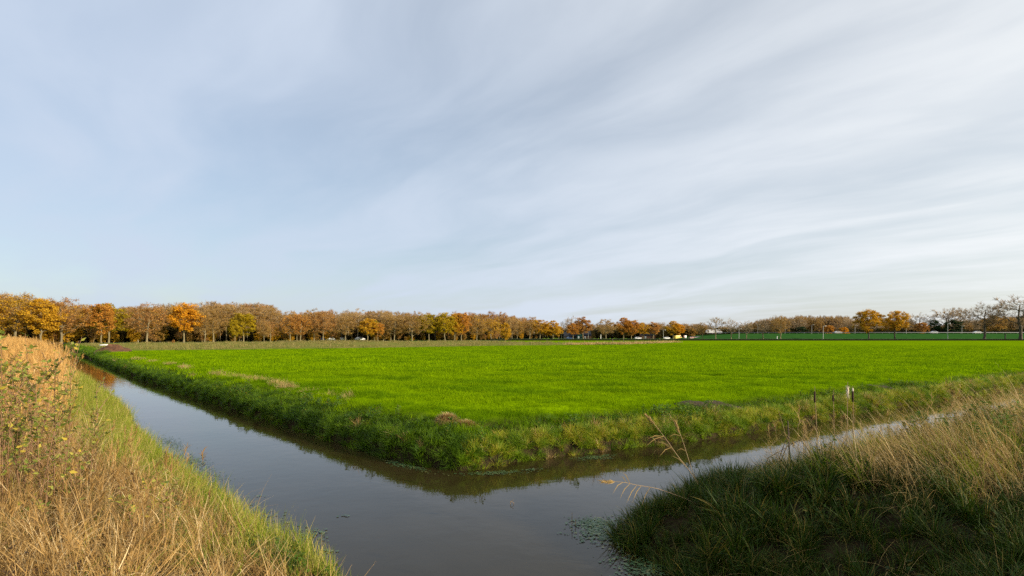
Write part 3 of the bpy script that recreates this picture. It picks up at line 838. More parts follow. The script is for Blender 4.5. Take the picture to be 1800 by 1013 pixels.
def tree(name, kind, x, d, top_y, label, leaf=None, bark='bark', twig='twig_brown', width=1.0, z=0.8, group=None, base_y=None, cat='tree', var=None):
    """a tree whose trunk stands at photograph column x and distance d, as tall as its top shows"""
    i = _k.get(kind, 0); _k[kind] = i + 1
    i = (i if var is None else var) % len(TREES[kind])
    tr, tw, lf = TREES[kind][i]
    X, Y, _ = pd(x, d)
    h = (zpx(top_y, d) - z) / 12.3
    e = empty(name, (X, Y, z - 0.05), random.Random(x * 7 + i).uniform(0, 6.28), (h * width, h * width, h))
    part('trunk', tr, e, M[bark])
    if lf is not None and leaf:
        cr = part('crown', lf, e, M[leaf])
        cr['kind'] = 'stuff'
        if tw is not None: part('twigs', tw, cr, M[twig])['kind'] = 'stuff'
    elif tw is not None:
        part('crown', tw, e, M[twig])['kind'] = 'stuff'
    tag(e, label, cat, group)
    return e


ORD = ['first', 'second', 'third', 'fourth', 'fifth', 'sixth', 'seventh', 'eighth', 'ninth', 'tenth', 'eleventh', 'twelfth', 'thirteenth',
       'fourteenth', 'fifteenth', 'sixteenth', 'seventeenth', 'eighteenth', 'nineteenth', 'twentieth']
ORD += ['twenty-' + o for o in ORD[:9]] + ['thirtieth'] + ['thirty-' + o for o in ORD[:9]] + ['fortieth'] + ['forty-' + o for o in ORD[:9]]


def ave_d(x):
    return float(np.interp(x, [0, 108, 323, 567, 799, 949, 1110, 1200], [135, 144, 169, 208, 245, 310, 340, 360]))


# the avenue of oaks: column, top, kind, leaf, width, look
AVENUE = [
    (-38, 516, 'sparse', 'c_gold', 1.0, 'golden oak cut by the frame edge'),
    (27, 511, 'sparse', 'c_gold', 1.15, 'tall pale tan oak with a twiggy top'),
    (71, 524, 'dense', 'c_gold', 0.95, 'golden orange oak'),
    (108, 521, 'sparse', 'c_rust', 1.1, 'half bare brown oak with a forked trunk'),
    (178, 531, 'dense', 'c_orange', 0.85, 'orange oak'),
    (191, 531, 'dense', 'c_olive', 1.0, 'olive gold oak'),
    (258, 531, 'sparse', 'c_rust', 1.25, 'wide rust brown oak with thinning leaves'),
    (323, 532, 'dense', 'c_bright', 1.02, 'bright orange full round oak'),
    (360, 549, 'sparse', 'c_brown', 0.9, 'brown half bare oak'),
    (375, 541, 'sparse', 'c_brown', 1.05, 'wide brown twiggy oak'),
    (413, 562, 'dense', 'c_olive', 0.8, 'small dark olive oak'),
    (428, 549, 'dense', 'c_olive', 1.1, 'dense yellow green oak'),
    (464, 563, 'sparse', 'c_brown', 0.8, 'slim brown oak'),
    (475, 563, 'sparse', 'c_rust', 1.0, 'small rust coloured oak'),
    (510, 553, 'sparse', 'c_orange', 0.9, 'orange brown oak'),
    (522, 551, 'dense', 'c_rust', 0.8, 'rusty orange oak'),
    (528, 552, 'sparse', 'c_orange', 1.0, 'loosely leaved orange oak'),
    (552, 547, 'sparse', 'c_rust', 0.95, 'rust brown oak'),
    (568, 545, 'sparse', 'c_rust', 1.1, 'broad rusty oak'),
    (607, 554, 'sparse', 'c_brown', 1.1, 'half bare dull brown oak'),
    (646, 559, 'dense', 'c_gold', 1.15, 'dense dark golden oak with greenish trunk'),
    (658, 563, 'dense', 'c_olive', 0.8, 'olive gold oak'),
    (664, 566, 'dense', 'c_orange', 0.9, 'small orange oak'),
    (693, 552, 'sparse', 'c_brown', 1.1, 'brown twiggy oak'),
    (724, 551, 'sparse', 'c_brown', 1.2, 'wide brown oak'),
    (754, 551, 'dense', 'c_olive', 1.0, 'olive gold rounded oak'),
    (782, 549, 'dense', 'c_olive', 0.95, 'dark olive oak with a pointed top'),
    (799, 551, 'dense', 'c_gold', 0.85, 'gold and olive oak'),
    (811, 548, 'dense', 'c_orange', 0.9, 'narrow deep orange oak'),
    (838, 561, 'sparse', 'c_brown', 1.15, 'round brown oak'),
    (863, 558, 'sparse', 'c_gold', 1.1, 'brown gold oak'),
    (900, 556, 'sparse', 'c_pale', 0.8, 'slim pale oak'),
    (909, 566, 'sparse', 'c_brown', 0.9, 'low brown oak'),
    (931, 562, 'sparse', 'c_brown', 1.1, 'grey brown round oak'),
    (949, 561, 'dense', 'c_gold', 1.15, 'broad orange gold oak'),
    (963, 570, 'dense', 'c_bright', 0.9, 'low bright orange oak'),
    (972, 563, 'dense', 'c_gold', 0.9, 'gold oak with a flat top'),
    (982, 573, 'dense', 'c_gold', 0.8, 'small gold oak'),
    (1007, 567, 'dense', 'c_orange', 1.0, 'round orange oak before the shed'),
    (1025, 557, 'dense', 'c_rust', 1.05, 'tall rust orange oak above the green barn'),
    (1065, 560, 'sparse', 'c_pale', 1.25, 'pale pinkish brown oak'),
    (1096, 558, 'dense', 'c_orange', 1.1, 'deep orange oak with a domed top'),
    (1110, 562, 'dense', 'c_orange', 1.15, 'broad orange oak'),
    (1130, 566, 'dense', 'c_gold', 0.9, 'gold oak'),
    (1148, 566, 'dense', 'c_rust', 1.1, 'rust orange oak'),
    (1183, 564, 'dense', 'c_gold', 1.1, 'golden oak beside the street lamp'),
    (1194, 569, 'dense', 'c_bright', 0.85, 'last orange oak at the right end'),
]
for i, (x, ty, kind, leaf, w, look) in enumerate(AVENUE):
    tree('oak_tree', kind, x, ave_d(x) + (3 if i % 2 else 0), ty, f'{look}, {ORD[i]} trunk from the left in the avenue', leaf, 'bark', 'twig_brown', w * 1.12, 0.8 if x < 900 else 1.0, 'oaks of the avenue')

# low golden bushy tree with leaves to the ground in front of the avenue
tree('bushy_tree', 'bush', 889, 236, 567, 'low golden bushy tree with leaves down to the ground', 'c_gold', width=0.85, cat='tree')

# the bare trees on the right
BARE = [
    (1235, 566, 300, 'sparse', 'c_brown', 1.0, 'small brown twiggy tree at the foot of the ramp'),
    (1258, 558, 292, 'bare', None, 1.05, 'grey bare tree in front of the white vans'),
    (1285, 560, 292, 'bare', None, 1.0, 'round bare tree, second right of the white vans'),
    (1312, 563, 290, 'bare', None, 1.0, 'low bare tree, third right of the white vans'),
    (1341, 562, 290, 'bare', None, 1.0, 'bare tree at the left end of the brown wood'),
    (1372, 553, 286, 'sparse', 'c_brown', 1.1, 'brown twiggy tree in front of the wood beside a white marker post'),
]
for x, ty, d, kind, leaf, w, lab in BARE:
    tree('bare_tree', kind, x, d, ty, lab, leaf, 'bark', 'twig_pale', w, 1.5, 'bare trees along the side road')
tree('oak_tree', 'dense', 1527, 280, 543, 'dark golden brown oak, left one of the two on the right', 'c_gold', 'bark_dark', 'twig_brown', 1.2, 1.5, 'pair of golden oaks', var=1)
tree('oak_tree', 'dense', 1573, 280, 545, 'yellow gold oak, right one of the two on the right', 'c_gold', 'bark_dark', 'twig_brown', 1.2, 1.5, 'pair of golden oaks', var=2)
tree('bare_tree', 'bare', 1730, 270, 532, 'dark wide bare oak right of the tall lamp', None, 'bark_dark', 'twig_brown', 1.25, 1.5, 'bare trees along the side road')
tree('bare_tree', 'bare', 1794, 262, 516, 'tallest bare tree cut by the right frame edge', None, 'bark_dark', 'twig_brown', 1.3, 1.5, 'bare trees along the side road')
tree('bare_tree', 'bare', 1850, 262, 520, 'bare tree mostly beyond the right frame edge', None, 'bark_dark', 'twig_brown', 1.2, 1.5, 'bare trees along the side road')

# the wood behind the avenue: the front trees singly, the rest as one mass
def wood_top(x):
    return float(np.interp(x, [-60, 0, 60, 130, 200, 300, 350, 470, 500, 560, 640, 700, 760, 830, 890, 930, 960], [512, 516, 522, 533, 536, 534, 531, 530, 548, 545, 544, 546, 552, 549, 550, 558, 566]))
rr = random.Random(5)
x = -60.0
front = 0
while x < 945:
    d = ave_d(x) + rr.uniform(16, 30)
    pale = 350 < x < 500 or 590 < x < 720
    leaf = rr.choice(['c_pale', 'c_pale', 'c_brown'] if pale else ['c_rust', 'c_brown', 'c_pale', 'c_gold', 'c_gold', 'c_orange'])
    tree('wood_tree', 'tall', x, d, wood_top(x) + rr.uniform(-5, 11), 'slender half bare tree of the brown wood behind the avenue oaks', leaf,
         rr.choice(['bark', 'bark_dark', 'bark_pale'] if not pale else ['bark_pale', 'bark']), 'twig_pale' if pale else 'twig_brown', rr.uniform(0.9, 1.5), 0.8, 'front trees of the wood')
    x += rr.uniform(6, 12)
    front += 1
for i in range(3):
    tree('birch_tree', 'tall', (243, 674, 687)[i], ave_d((243, 674, 687)[i]) + 9, (545, 543, 548)[i],
         ('pale trunked slim birch beside the wide rust brown oak', 'pale birch rising right of the dense golden oak', 'thin white stemmed birch left of the brown twiggy oak')[i], 'c_pale', 'bark_pale', 'twig_pale', 1.0, 0.8, 'birches')


def proto_tree(kind, i, bark, twig, leaf):
    tr, tw, lf = TREES[kind][i]
    Vs, Fs, Ts, mi = [], [], [], []
    off = 0
    mats = []
    for me_, mt in ((tr, bark), (tw, twig), (lf, leaf)):
        if me_ is None or mt is None: continue
        n = len(me_.vertices); co = np.empty(n * 3, np.float32); me_.vertices.foreach_get('co', co)
        tn = np.empty(n, np.float32); me_.attributes['tint'].data.foreach_get('value', tn)
        li = np.empty(len(me_.loops), np.int32); me_.loops.foreach_get('vertex_index', li)
        Vs.append(co.reshape(-1, 3)); Fs.append(li.reshape(-1, 4) + off); Ts.append(tn); mi.append(np.full(len(li) // 4, len(mats))); mats.append(M[mt]); off += n
    return bpy.data.objects.new('proto', mesh_from('proto', np.concatenate(Vs), [np.concatenate(Fs)], np.concatenate(Ts), False, mats, np.concatenate(mi)))


p_wood = [proto_tree('tall', 0, 'bark_dark', 'twig_brown', 'c_brown'), proto_tree('tall', 1, 'bark', 'twig_pale', 'c_pale'), proto_tree('tall', 2, 'bark_dark', 'twig_brown', 'c_rust'), proto_tree('tall', 3, 'bark', 'twig_brown', 'c_brown')]
P, S = [], []
for i in range(800):
    x = rr.uniform(-80, 955); d = ave_d(x) + rr.uniform(28, 90)
    h = (zpx(wood_top(x) + rr.uniform(0, 14), d) - 0.8) / 12.3
    P.append(pd(x, d, 0.75)); S.append((h * rr.uniform(0.9, 1.4),) * 2 + (h,))
scatter('wood', p_wood, P, jitter_rot(len(P), 0.03), S, 'deep brown leafless wood behind the avenue')
p_under = [proto_tree('bush', 0, 'bark_dark', 'twig_brown', 'c_dark'), proto_tree('bush', 1, 'bark_dark', 'twig_brown', 'c_dark')]
P, S = [], []
for i in range(800):
    x = rr.uniform(-80, 955); d = ave_d(x) + rr.uniform(14, 60)
    h = rr.uniform(1.6, 5.5) / 12
    P.append(pd(x, d, 0.75)); S.append((h * 1.6, h * 1.6, h))
scatter('undergrowth', p_under, P, jitter_rot(len(P), 0.05), S, 'dark undergrowth filling the wood behind the trunks')
p_young = [proto_tree('bush', 0, 'bark_dark', 'twig_brown', 'c_gold'), proto_tree('bush', 1, 'bark_dark', 'twig_brown', 'c_brown'), proto_tree('sparse', 2, 'bark', 'twig_brown', 'c_rust')]
P, S = [], []
for i in range(150):
    x = rr.uniform(-70, 950); d = ave_d(x) + rr.uniform(7, 16)
    h = rr.uniform(1.5, 6.5) / 12
    P.append(pd(x, d, 0.75)); S.append((h * 0.9, h * 0.9, h))
scatter('young_growth', p_young, P, jitter_rot(len(P), 0.05), S, 'golden brown young growth between the avenue and the wood')

# far trees between the avenue and the ramp
p_far = [proto_tree('bare', 0, 'bark_dark', 'twig_brown', None), proto_tree('sparse', 0, 'bark_dark', 'twig_brown', 'c_brown'), proto_tree('bare', 1, 'bark', 'twig_pale', None), proto_tree('sparse', 1, 'bark_dark', 'twig_brown', 'c_brown')]
P, S = [], []
def far_top(x):
    return float(np.interp(x, [930, 990, 1060, 1120, 1200, 1240, 1300, 1330, 1350, 1400, 1480, 1510, 1600, 1620, 1660, 1700, 1790, 1850], [566, 571, 568, 566, 566, 570, 572, 562, 556, 553, 553, 560, 560, 571, 566, 560, 552, 548]))
for i in range(560):
    x = rr.uniform(930, 1860)
    d = rr.uniform(400, 480)
    h = (zpx(far_top(x) + rr.uniform(0, 9), d) - 0.8) / 12.3
    w = rr.uniform(0.6, 0.95)
    P.append(pd(x, d, 0.8)); S.append((h * w, h * w, h))
scatter('wood', p_far, P, jitter_rot(len(P), 0.03), S, 'distant brown leafless wood along the horizon')
P, S = [], []
for i in range(520):
    x = rr.uniform(930, 1860); d = rr.uniform(368, 398)
    h = rr.uniform(3, 7.5) / 12
    P.append(pd(x, d, 0.8)); S.append((h * 1.3, h * 1.3, h))
scatter('undergrowth', p_under, P, jitter_rot(len(P), 0.05), S, 'dark scrub at the foot of the distant wood')
far_things = [
    (1004, 556, 372, 'bare', None, 'twig_pale', 'slender bare tree rising above the dark roofed shed'),
    (1665, 540, 372, 'bare', None, 'twig_pale', 'leafless fan shaped tree behind the tall lamp, left of two'),
    (1688, 541, 376, 'bare', None, 'twig_pale', 'leafless fan shaped tree behind the tall lamp, right of two'),
    (1615, 550, 380, 'bare', None, 'twig_pale', 'faint bare tree just right of the golden oaks'),
    (1640, 562, 370, 'dense', 'c_evergreen', 'twig_brown', 'small dark green tree left of the tall lamp'),
    (1620, 566, 366, 'dense', 'c_rust', 'twig_brown', 'round rust brown tree right of the golden oaks'),
    (1456, 571, 368, 'bush', 'c_orange', 'twig_brown', 'rust orange bush right of the white headed lamp'),
    (1483, 575, 366, 'bush', 'c_bright', 'twig_brown', 'low bright orange bush in front of the brown wood'),
    (1408, 573, 366, 'bush', 'c_evergreen', 'twig_brown', 'dark green bush in front of the brown wood'),
    (1675, 562, 364, 'bush', 'c_evergreen', 'twig_brown', 'dark evergreen bush right of the tall lamp'),
    (1745, 553, 360, 'dense', 'c_brown', 'twig_brown', 'dull brown tree behind the dark wide bare oak'),
    (1215, 577, 366, 'bush', 'c_brown', 'twig_brown', 'brown bush where the ramp begins'),
]
for x, ty, d, kind, leaf, tw, lab in far_things:
    nm = 'bush' if kind == 'bush' else 'distant_tree'
    tree(nm, kind, x, d, ty, lab, leaf, 'bark_dark', tw, 1.15 if kind != 'bush' else 1.5, 0.8 if x < 1230 else 2.0, None, cat='bush' if kind == 'bush' else 'tree')
# an orange sapling on the verge
tree('sapling', 'bush', 305, 150, 597, 'small orange sapling in the verge before the bright orange oak', 'c_rust', width=1.0, z=0.8, cat='sapling')

# ================================================================== far ground: verges, roads, ramp
def strip(name, pts_near, pts_far, z0, z1, mat, label, n=1):
    V, F = [], []
    m = len(pts_near)
    for (a, b) in zip(pts_near, pts_far):
        V.append((*a, z0)); V.append((*b, z1))
    for i in range(m - 1):
        F.append((2 * i, 2 * i + 2, 2 * i + 3, 2 * i + 1))
    o = bpy.data.objects.new(name, mesh_from(name, V, [F], mats=[mat])); col.objects.link(o)
    return tag(o, label, kind='structure')


M['verge'] = solid_mat('verge_grass', (0.230, 0.190, 0.060), (0.130, 0.165, 0.025), 0.25, 0.95, 0.5, spec=0.0)
M['verge_far'] = solid_mat('verge_green', (0.150, 0.170, 0.045), (0.200, 0.165, 0.070), 0.15, 0.95, 0.4, spec=0.0)
M['asphalt'] = solid_mat('asphalt', (0.060, 0.060, 0.058), (0.045, 0.045, 0.045), 1.0, 0.9)
M['pale_road'] = solid_mat('pale_road', (0.22, 0.21, 0.19), (0.17, 0.165, 0.15), 1.0, 0.9)
M['ramp_grass'] = solid_mat('ramp_grass', (0.022, 0.078, 0.016), (0.034, 0.095, 0.020), 0.4, 0.9, 0.5, spec=0.0)
M['bank_shadow'] = solid_mat('bank_shadow', (0.012, 0.016, 0.005), (0.022, 0.020, 0.009), 0.6, 0.95, 0.5, spec=0.0)  # near-black tone paints the shadow on the far ditch bank
M['concrete'] = solid_mat('concrete', (0.48, 0.46, 0.42), (0.40, 0.385, 0.35), 3.0, 0.8)
GZV = 0.83
near = [(-49.0, 70.0), (-45, 72), (-24, 86), (0, 112), (26, 128), (50, 178)]
far = [(-106, 140), (-98, 150), (-64, 192), (-20, 222), (16, 160), (51, 181)]
strip('verge', near, far, GZV + 0.04, GZV + 0.05, M['verge'], 'strip of rough faded grass between field and avenue')
near = [(-131, 122), (-107, 138), (-88, 161), (-62, 190), (-18, 226), (22, 292), (80, 330)]
far = [(p[0] - 4, p[1] + 7) for p in near]
strip('road', near, far, 0.97, 0.97, M['asphalt'], 'grey road running under the avenue trees')
# rough tussocks on the verge
p_rough = [clump('rough_clump', 40, 0.6, (0.25, 0.75), 0.05, 0.4, 1.2, 'rough_grass', 3) for _ in range(3)]
nv = 9000
xv = rng.uniform(-100, 50, nv); yv = rng.uniform(50, 215, nv)
lo = np.interp(xv, [-100, -75, -45, -24, 0, 26, 50], [40, 52, 72, 86, 112, 128, 178]); hi = np.interp(xv, [-130, -112, -88, -64, -20, 16, 51], [128, 138, 165, 192, 222, 160, 181])
sv, cv = sdf(xv, yv)
k = (yv > lo) & (yv < hi) & (sv > 1.5) & (cv == 0) & in_view(xv, yv) & (rng.random(nv) < np.clip(0.35 + vnoise(xv * 0.12, yv * 0.12, 51), 0.05, 1))
xv, yv = xv[k], yv[k]
scatter('rough_grass', p_rough, np.stack([xv, yv, np.full(len(xv), 0.85)], 1), jitter_rot(len(xv), 0.1), rng.uniform(0.5, 1.2, len(xv)), 'tussocks of pale rough grass on the verge')
xv = rng.uniform(-76, -50, 260); yv = 196 + (xv + 62) * 0.76 + rng.normal(0, 1.2, 260)
scatter('rough_grass', p_rough, np.stack([xv, yv, np.full(260, 0.86)], 1), jitter_rot(260, 0.1), rng.uniform(0.7, 1.4, 260), 'taller rough grass beside the road before the parked cars')
# brown ditch spoil ridge that ends the verge
p_spoil = [clump('spoil_clump', 40, 0.8, (0.3, 0.8), 0.07, 0.7, 0.9, 'straw_dull', 2) for _ in range(2)]
f = rng.random(420)
xv = 12 + 40 * f + rng.normal(0, 0.7, 420); yv = np.interp(xv, [0, 26, 50], [113, 130, 176]) + rng.normal(1.5, 1.0, 420)
scatter('spoil_ridge', p_spoil, np.stack([xv, yv, np.full(420, 0.82)], 1), jitter_rot(420, 0.2), rng.uniform(0.5, 1.1, 420), 'low brown ridge of dredged reed and soil in the field')

# side road, ditch edge with its shadow in the colour, and the ramp
xr = [-10, 60, 140, 320]
strip('ditch_edge', [(a, 257) for a in xr], [(a, 262) for a in xr], 0.70, 1.50, M['bank_shadow'], 'ditch bank at the far side of the green field, shadow painted dark')
strip('road_verge', [(a, 262) for a in xr], [(a, 300) for a in xr], 1.50, 1.50, M['ramp_grass'], 'dark green verge under the bare trees')
strip('side_road', [(a, 272) for a in xr], [(a, 277) for a in xr], 1.53, 1.53, M['pale_road'], 'pale side road at the foot of the ramp')
toe = [(96, 308), (108, 306), (125, 302), (150, 300), (340, 300)]
crest = [(98, 316), (112, 318), (127, 318), (150, 318), (340, 318)]
V, F = [], []
hz = [1.4, 3.4, 4.3, 4.35, 4.35]
for (a, b), h in zip(zip(toe, crest), hz):
    V += [(*a, 1.2), (*b, h), (b[0], b[1] + 26, h), (b[0], b[1] + 40, 0.8)]
for i in range(4):
    for q in range(3):
        F.append((4 * i + q, 4 * i + 4 + q, 4 * i + 5 + q, 4 * i + 1 + q))
o = bpy.data.objects.new('ramp', mesh_from('ramp', V, [F], mats=[M['ramp_grass']])); col.objects.link(o)
tag(o, 'long dark green grass embankment carrying the main road', kind='structure')
strip('main_road', [(112, 321), (150, 321), (340, 321)], [(112, 333), (150, 333), (340, 333)], 4.37, 4.37, M['asphalt'], 'grey main road on top of the embankment')

# guard rail of the main road
M['steel'] = solid_mat('steel', (0.20, 0.215, 0.23), (0.17, 0.18, 0.19), 2.0, 0.7)


def box_mesh(name, boxes, mat, bevel=0.0):
    V, F = [], []
    for (x0, x1, y0, y1, z0, z1) in boxes:
        o = len(V)
        V += [(x0, y0, z0), (x1, y0, z0), (x1, y1, z0), (x0, y1, z0), (x0, y0, z1), (x1, y0, z1), (x1, y1, z1), (x0, y1, z1)]
        F += [(o, o + 3, o + 2, o + 1), (o + 4, o + 5, o + 6, o + 7), (o, o + 1, o + 5, o + 4), (o + 1, o + 2, o + 6, o + 5), (o + 2, o + 3, o + 7, o + 6), (o + 3, o, o + 4, o + 7)]
    return mesh_from(name, V, [F], mats=[mat])


gr = empty('guard_rail', (112, 319.4, 4.35)); tag(gr, 'long grey guard rail on the crest of the embankment', 'guard rail')
part('rail', box_mesh('rail', [(2, 225, -0.04, 0.04, 0.45, 0.72)], M['steel']), gr, M['steel'])
pm = box_mesh('post', [(-0.06, 0.06, 0.05, 0.15, -0.1, 0.7)], M['steel'])
for i in range(56):
    p = part('post', pm, gr, M['steel']); p.location = (4 + 4 * i, 0, 0)

# ---- street lamps
M['lamp_pole'] = solid_mat('lamp_pole', (0.42, 0.42, 0.38), (0.34, 0.34, 0.31), 3.0, 0.6)
M['lamp_white'] = solid_mat('lamp_white', (0.78, 0.78, 0.75), (0.70, 0.70, 0.67), 3.0, 0.5)
v_, f_ = curve_tube([(0, 0, 0), (0, 0, 0.5), (0, 0, 0.97)], 0.09, 0.055, 8)
LP = mesh_from('pole', np.array(v_) * np.array([1, 1, 1]), [f_], smooth=True)
v_, f_ = curve_tube([(0, 0, 0), (0.25, 0, 0.10), (0.75, 0, 0.14)], 0.045, 0.035, 6)
LA = mesh_from('arm', v_, [f_], smooth=True)
LH = box_mesh('lamp_head', [(0.65, 1.35, -0.14, 0.14, 0.06, 0.18), (0.70, 1.30, -0.10, 0.10, 0.18, 0.24)], M['lamp_pole'])


def lamp(x, d, top_y, z, label, head='lamp_pole', thick=1.0):
    h = zpx(top_y, d) - z
    e = empty('street_lamp', pd(x, d, z)); tag(e, label, 'street lamp', 'street lamps')
    p = part('pole', LP, e, M['lamp_pole']); p.scale = (thick, thick, h)
    a = part('arm', LA, e, M['lamp_pole']); a.location = (0, 0, h * 0.97 - 0.02)
    hd = part('lamp_head', LH, e, M[head]); hd.location = (0, 0, h * 0.97 - 0.02)


lamp(1166, 338, 580, 1.0, 'pale lamp post between the golden oaks', 'lamp_white', 1.3)
lamp(1299, 284, 578, 1.5, 'lamp post left of the brown wood', thick=1.2)
lamp(1447, 270, 573, 1.5, 'white headed lamp post in front of the brown wood', 'lamp_white', 1.4)
lamp(1666, 284, 568, 1.5, 'tall pale lamp post left of the dark bare oak', 'lamp_white', 1.4)
lamp(1332, 335, 570, 4.35, 'leftmost thin lamp standing on the embankment road')
lamp(1380, 335, 571, 4.35, 'thin lamp on the embankment, second from the left')
lamp(1427, 335, 571, 4.35, 'thin lamp on the embankment just left of the white headed lamp')
lamp(1503, 335, 572, 4.35, 'thin lamp on the embankment left of the golden oaks')
lamp(1593, 335, 574, 4.35, 'thin lamp on the embankment under the right golden oak')
lamp(1691, 335, 573, 4.35, 'thin lamp on the embankment right of the tall pale lamp')
lamp(1034, 333, 584, 1.0, 'thick pale pole right of the green barn', 'lamp_white', 1.5)
lamp(987, 333, 586, 1.0, 'white headed lamp left of the dark roofed shed', 'lamp_white')

# ---- vehicles
M['glass'] = solid_mat('car_glass', (0.03, 0.035, 0.04), (0.02, 0.02, 0.025), 2.0, 0.08)
M['rubber'] = solid_mat('rubber', (0.02, 0.02, 0.02), (0.03, 0.03, 0.03), 6.0, 0.8)
M['hub'] = solid_mat('hub', (0.45, 0.45, 0.46), (0.35, 0.35, 0.36), 6.0, 0.35, metallic=0.7)
M['headlight'] = solid_mat('headlight', (0.75, 0.75, 0.72), (0.65, 0.65, 0.62), 6.0, 0.15)
PAINT = {'white': (0.55, 0.55, 0.54), 'blue': (0.06, 0.12, 0.34), 'silver': (0.45, 0.46, 0.48), 'dark': (0.03, 0.03, 0.035), 'red': (0.20, 0.03, 0.02), 'yellow': (0.72, 0.48, 0.03)}
for k_, v_ in PAINT.items():
    M['paint_' + k_] = solid_mat('paint_' + k_, v_, tuple(0.93 * q for q in v_), 1.5, 0.3)


def extrude(profile, w0, w1=None, name='body'):
    """a side outline (x, z) given width, narrower at heights above the waist"""
    n = len(profile); V = []
    for sgn in (-1, 1):
        for (x, z, w) in profile: V.append((x, sgn * w * w0, z))
    F4 = [(i, (i + 1) % n, n + (i + 1) % n, n + i) for i in range(n)]
    me = bpy.data.meshes.new(name)
    me.from_pydata(V, [], F4 + [tuple(range(n))[::-1], tuple(range(n, 2 * n))])
    me.update()
    return me


CAR_BODY = extrude([(-2.1, 0.30, .95), (-2.12, 0.75, 1), (-2.0, 0.98, .96), (-1.55, 1.02, .95), (-1.15, 1.42, .78), (0.35, 1.45, .78), (1.0, 1.02, .93), (1.9, 0.86, .92), (2.12, 0.66, .95), (2.12, 0.30, .95)], 0.88)
CAR_WIN = extrude([(-1.42, 1.03, .945), (-1.08, 1.37, .815), (0.30, 1.39, .815), (0.90, 1.03, .945)], 0.885, name='window')
VAN_BODY = extrude([(-2.4, 0.35, .97), (-2.45, 1.2, 1), (-2.38, 2.15, .9), (-2.2, 2.28, .86), (1.1, 2.28, .86), (1.35, 2.15, .87), (1.85, 1.25, .96), (2.45, 1.05, .93), (2.5, 0.6, .96), (2.5, 0.35, .96)], 0.98)
VAN_WIN = extrude([(0.55, 1.32, .985), (0.55, 1.95, .91), (1.38, 1.95, .91), (1.72, 1.32, .975)], 0.985, name='window')


def wheel_mesh(r, w, nm):
    V, F = [], []; n = 14
    for yy, rr_ in ((-w / 2, r * 0.9), (-w / 2 + 0.03, r), (w / 2 - 0.03, r), (w / 2, r * 0.9)):
        for k in range(n):
            a = 2 * math.pi * k / n; V.append((math.cos(a) * rr_, yy, math.sin(a) * rr_))
    for q in range(3):
        for k in range(n): F.append((q * n + k, q * n + (k + 1) % n, (q + 1) * n + (k + 1) % n, (q + 1) * n + k))
    me = bpy.data.meshes.new(nm); me.from_pydata(V, [], F + [tuple(range(n)), tuple(range(3 * n, 4 * n))[::-1]]); me.update()
    return me


TYRE = wheel_mesh(0.32, 0.2, 'wheel'); RIM = wheel_mesh(0.20, 0.215, 'rim')
HL = box_mesh('headlight', [(-0.03, 0.03, -0.16, 0.16, -0.07, 0.07)], M['headlight'])


def car(name, x, d, z, rz, paint, label, van=False):
    e = empty(name, pd(x, d, z), rz); tag(e, label, 'van' if van else 'car')
    part('body', (VAN_BODY if van else CAR_BODY), e, M['paint_' + paint])
    part('window', (VAN_WIN if van else CAR_WIN), e, M['glass'])
    for sx in (-1.35, 1.35):
        for sy in (-0.8, 0.8):
            w = part('wheel', TYRE, e, M['rubber']); w.location = (sx, sy, 0.32)
            part('rim', RIM, w, M['hub'])
    for sy in (-0.6, 0.6):
        h = part('headlight', HL, e, M['headlight']); h.location = (2.10 if not van else 2.48, sy, 0.68 if not van else 0.85)


car('car', 572, 221, 0.97, R(72), 'blue', 'dark blue car parked under the rust brown avenue trees')
car('car', 581, 221, 0.97, R(70), 'white', 'silvery white car, right one of the pair under the broad rusty oak')
car('car', 602, 228, 0.97, R(75), 'white', 'white car half hidden by the half bare dull brown oak')
car('van', 633, 231, 0.97, R(60), 'white', 'low white vehicle left of the dense dark golden oak')
bpy.data.objects['van']['category'] = 'car'
car('delivery_van', 1247, 327, 4.37, R(180), 'white', 'white van on the embankment road, left one of two', True)
car('delivery_van', 1261, 327, 4.37, R(0), 'silver', 'pale bluish van on the embankment road, right one of two', True)
car('car', 1172, 345, 1.0, R(20), 'white', 'white car right of the pale lamp under the golden oaks')
car('delivery_van', 1192, 345, 1.0, R(20), 'yellow', 'yellow van below the last orange avenue oak', True)
car('car', 1217, 318, 1.3, R(200), 'red', 'dark red car at the foot of the ramp')
car('car', 1226, 318, 1.3, R(200), 'dark', 'black car at the foot of the ramp')
car('car', 1121, 346, 1.0, R(20), 'silver', 'silver car under the broad orange oak')
car('car', 1473, 327, 4.37, R(0), 'white', 'white car on the embankment behind the bright orange bush')
car('car', 1717, 327, 4.37, R(180), 'white', 'white car on the embankment left of the dark wide bare oak')
car('car', 1641, 327, 4.37, R(180), 'silver', 'silver car on the embankment left of the tall pale lamp')
car('car', 1002, 338, 1.0, R(10), 'blue', 'blue car in front of the dark roofed shed')

# ---- farm buildings
M['roof_dark'] = solid_mat('roof_dark', (0.030, 0.033, 0.042), (0.022, 0.024, 0.030), 2.0, 0.95, spec=0.05)
M['green_paint'] = solid_mat('green_paint', (0.010, 0.095, 0.075), (0.008, 0.080, 0.062), 2.0, 0.6, stretch=(8, 8, 1))
M['brick'] = solid_mat('brick', (0.26, 0.115, 0.08), (0.20, 0.09, 0.065), 6.0, 0.9)
M['dark_wall'] = solid_mat('dark_wall', (0.045, 0.035, 0.03), (0.03, 0.025, 0.02), 3.0, 0.9, stretch=(8, 8, 1))
M['white_paint'] = solid_mat('white_paint', (0.78, 0.77, 0.74), (0.70, 0.69, 0.66), 3.0, 0.6)


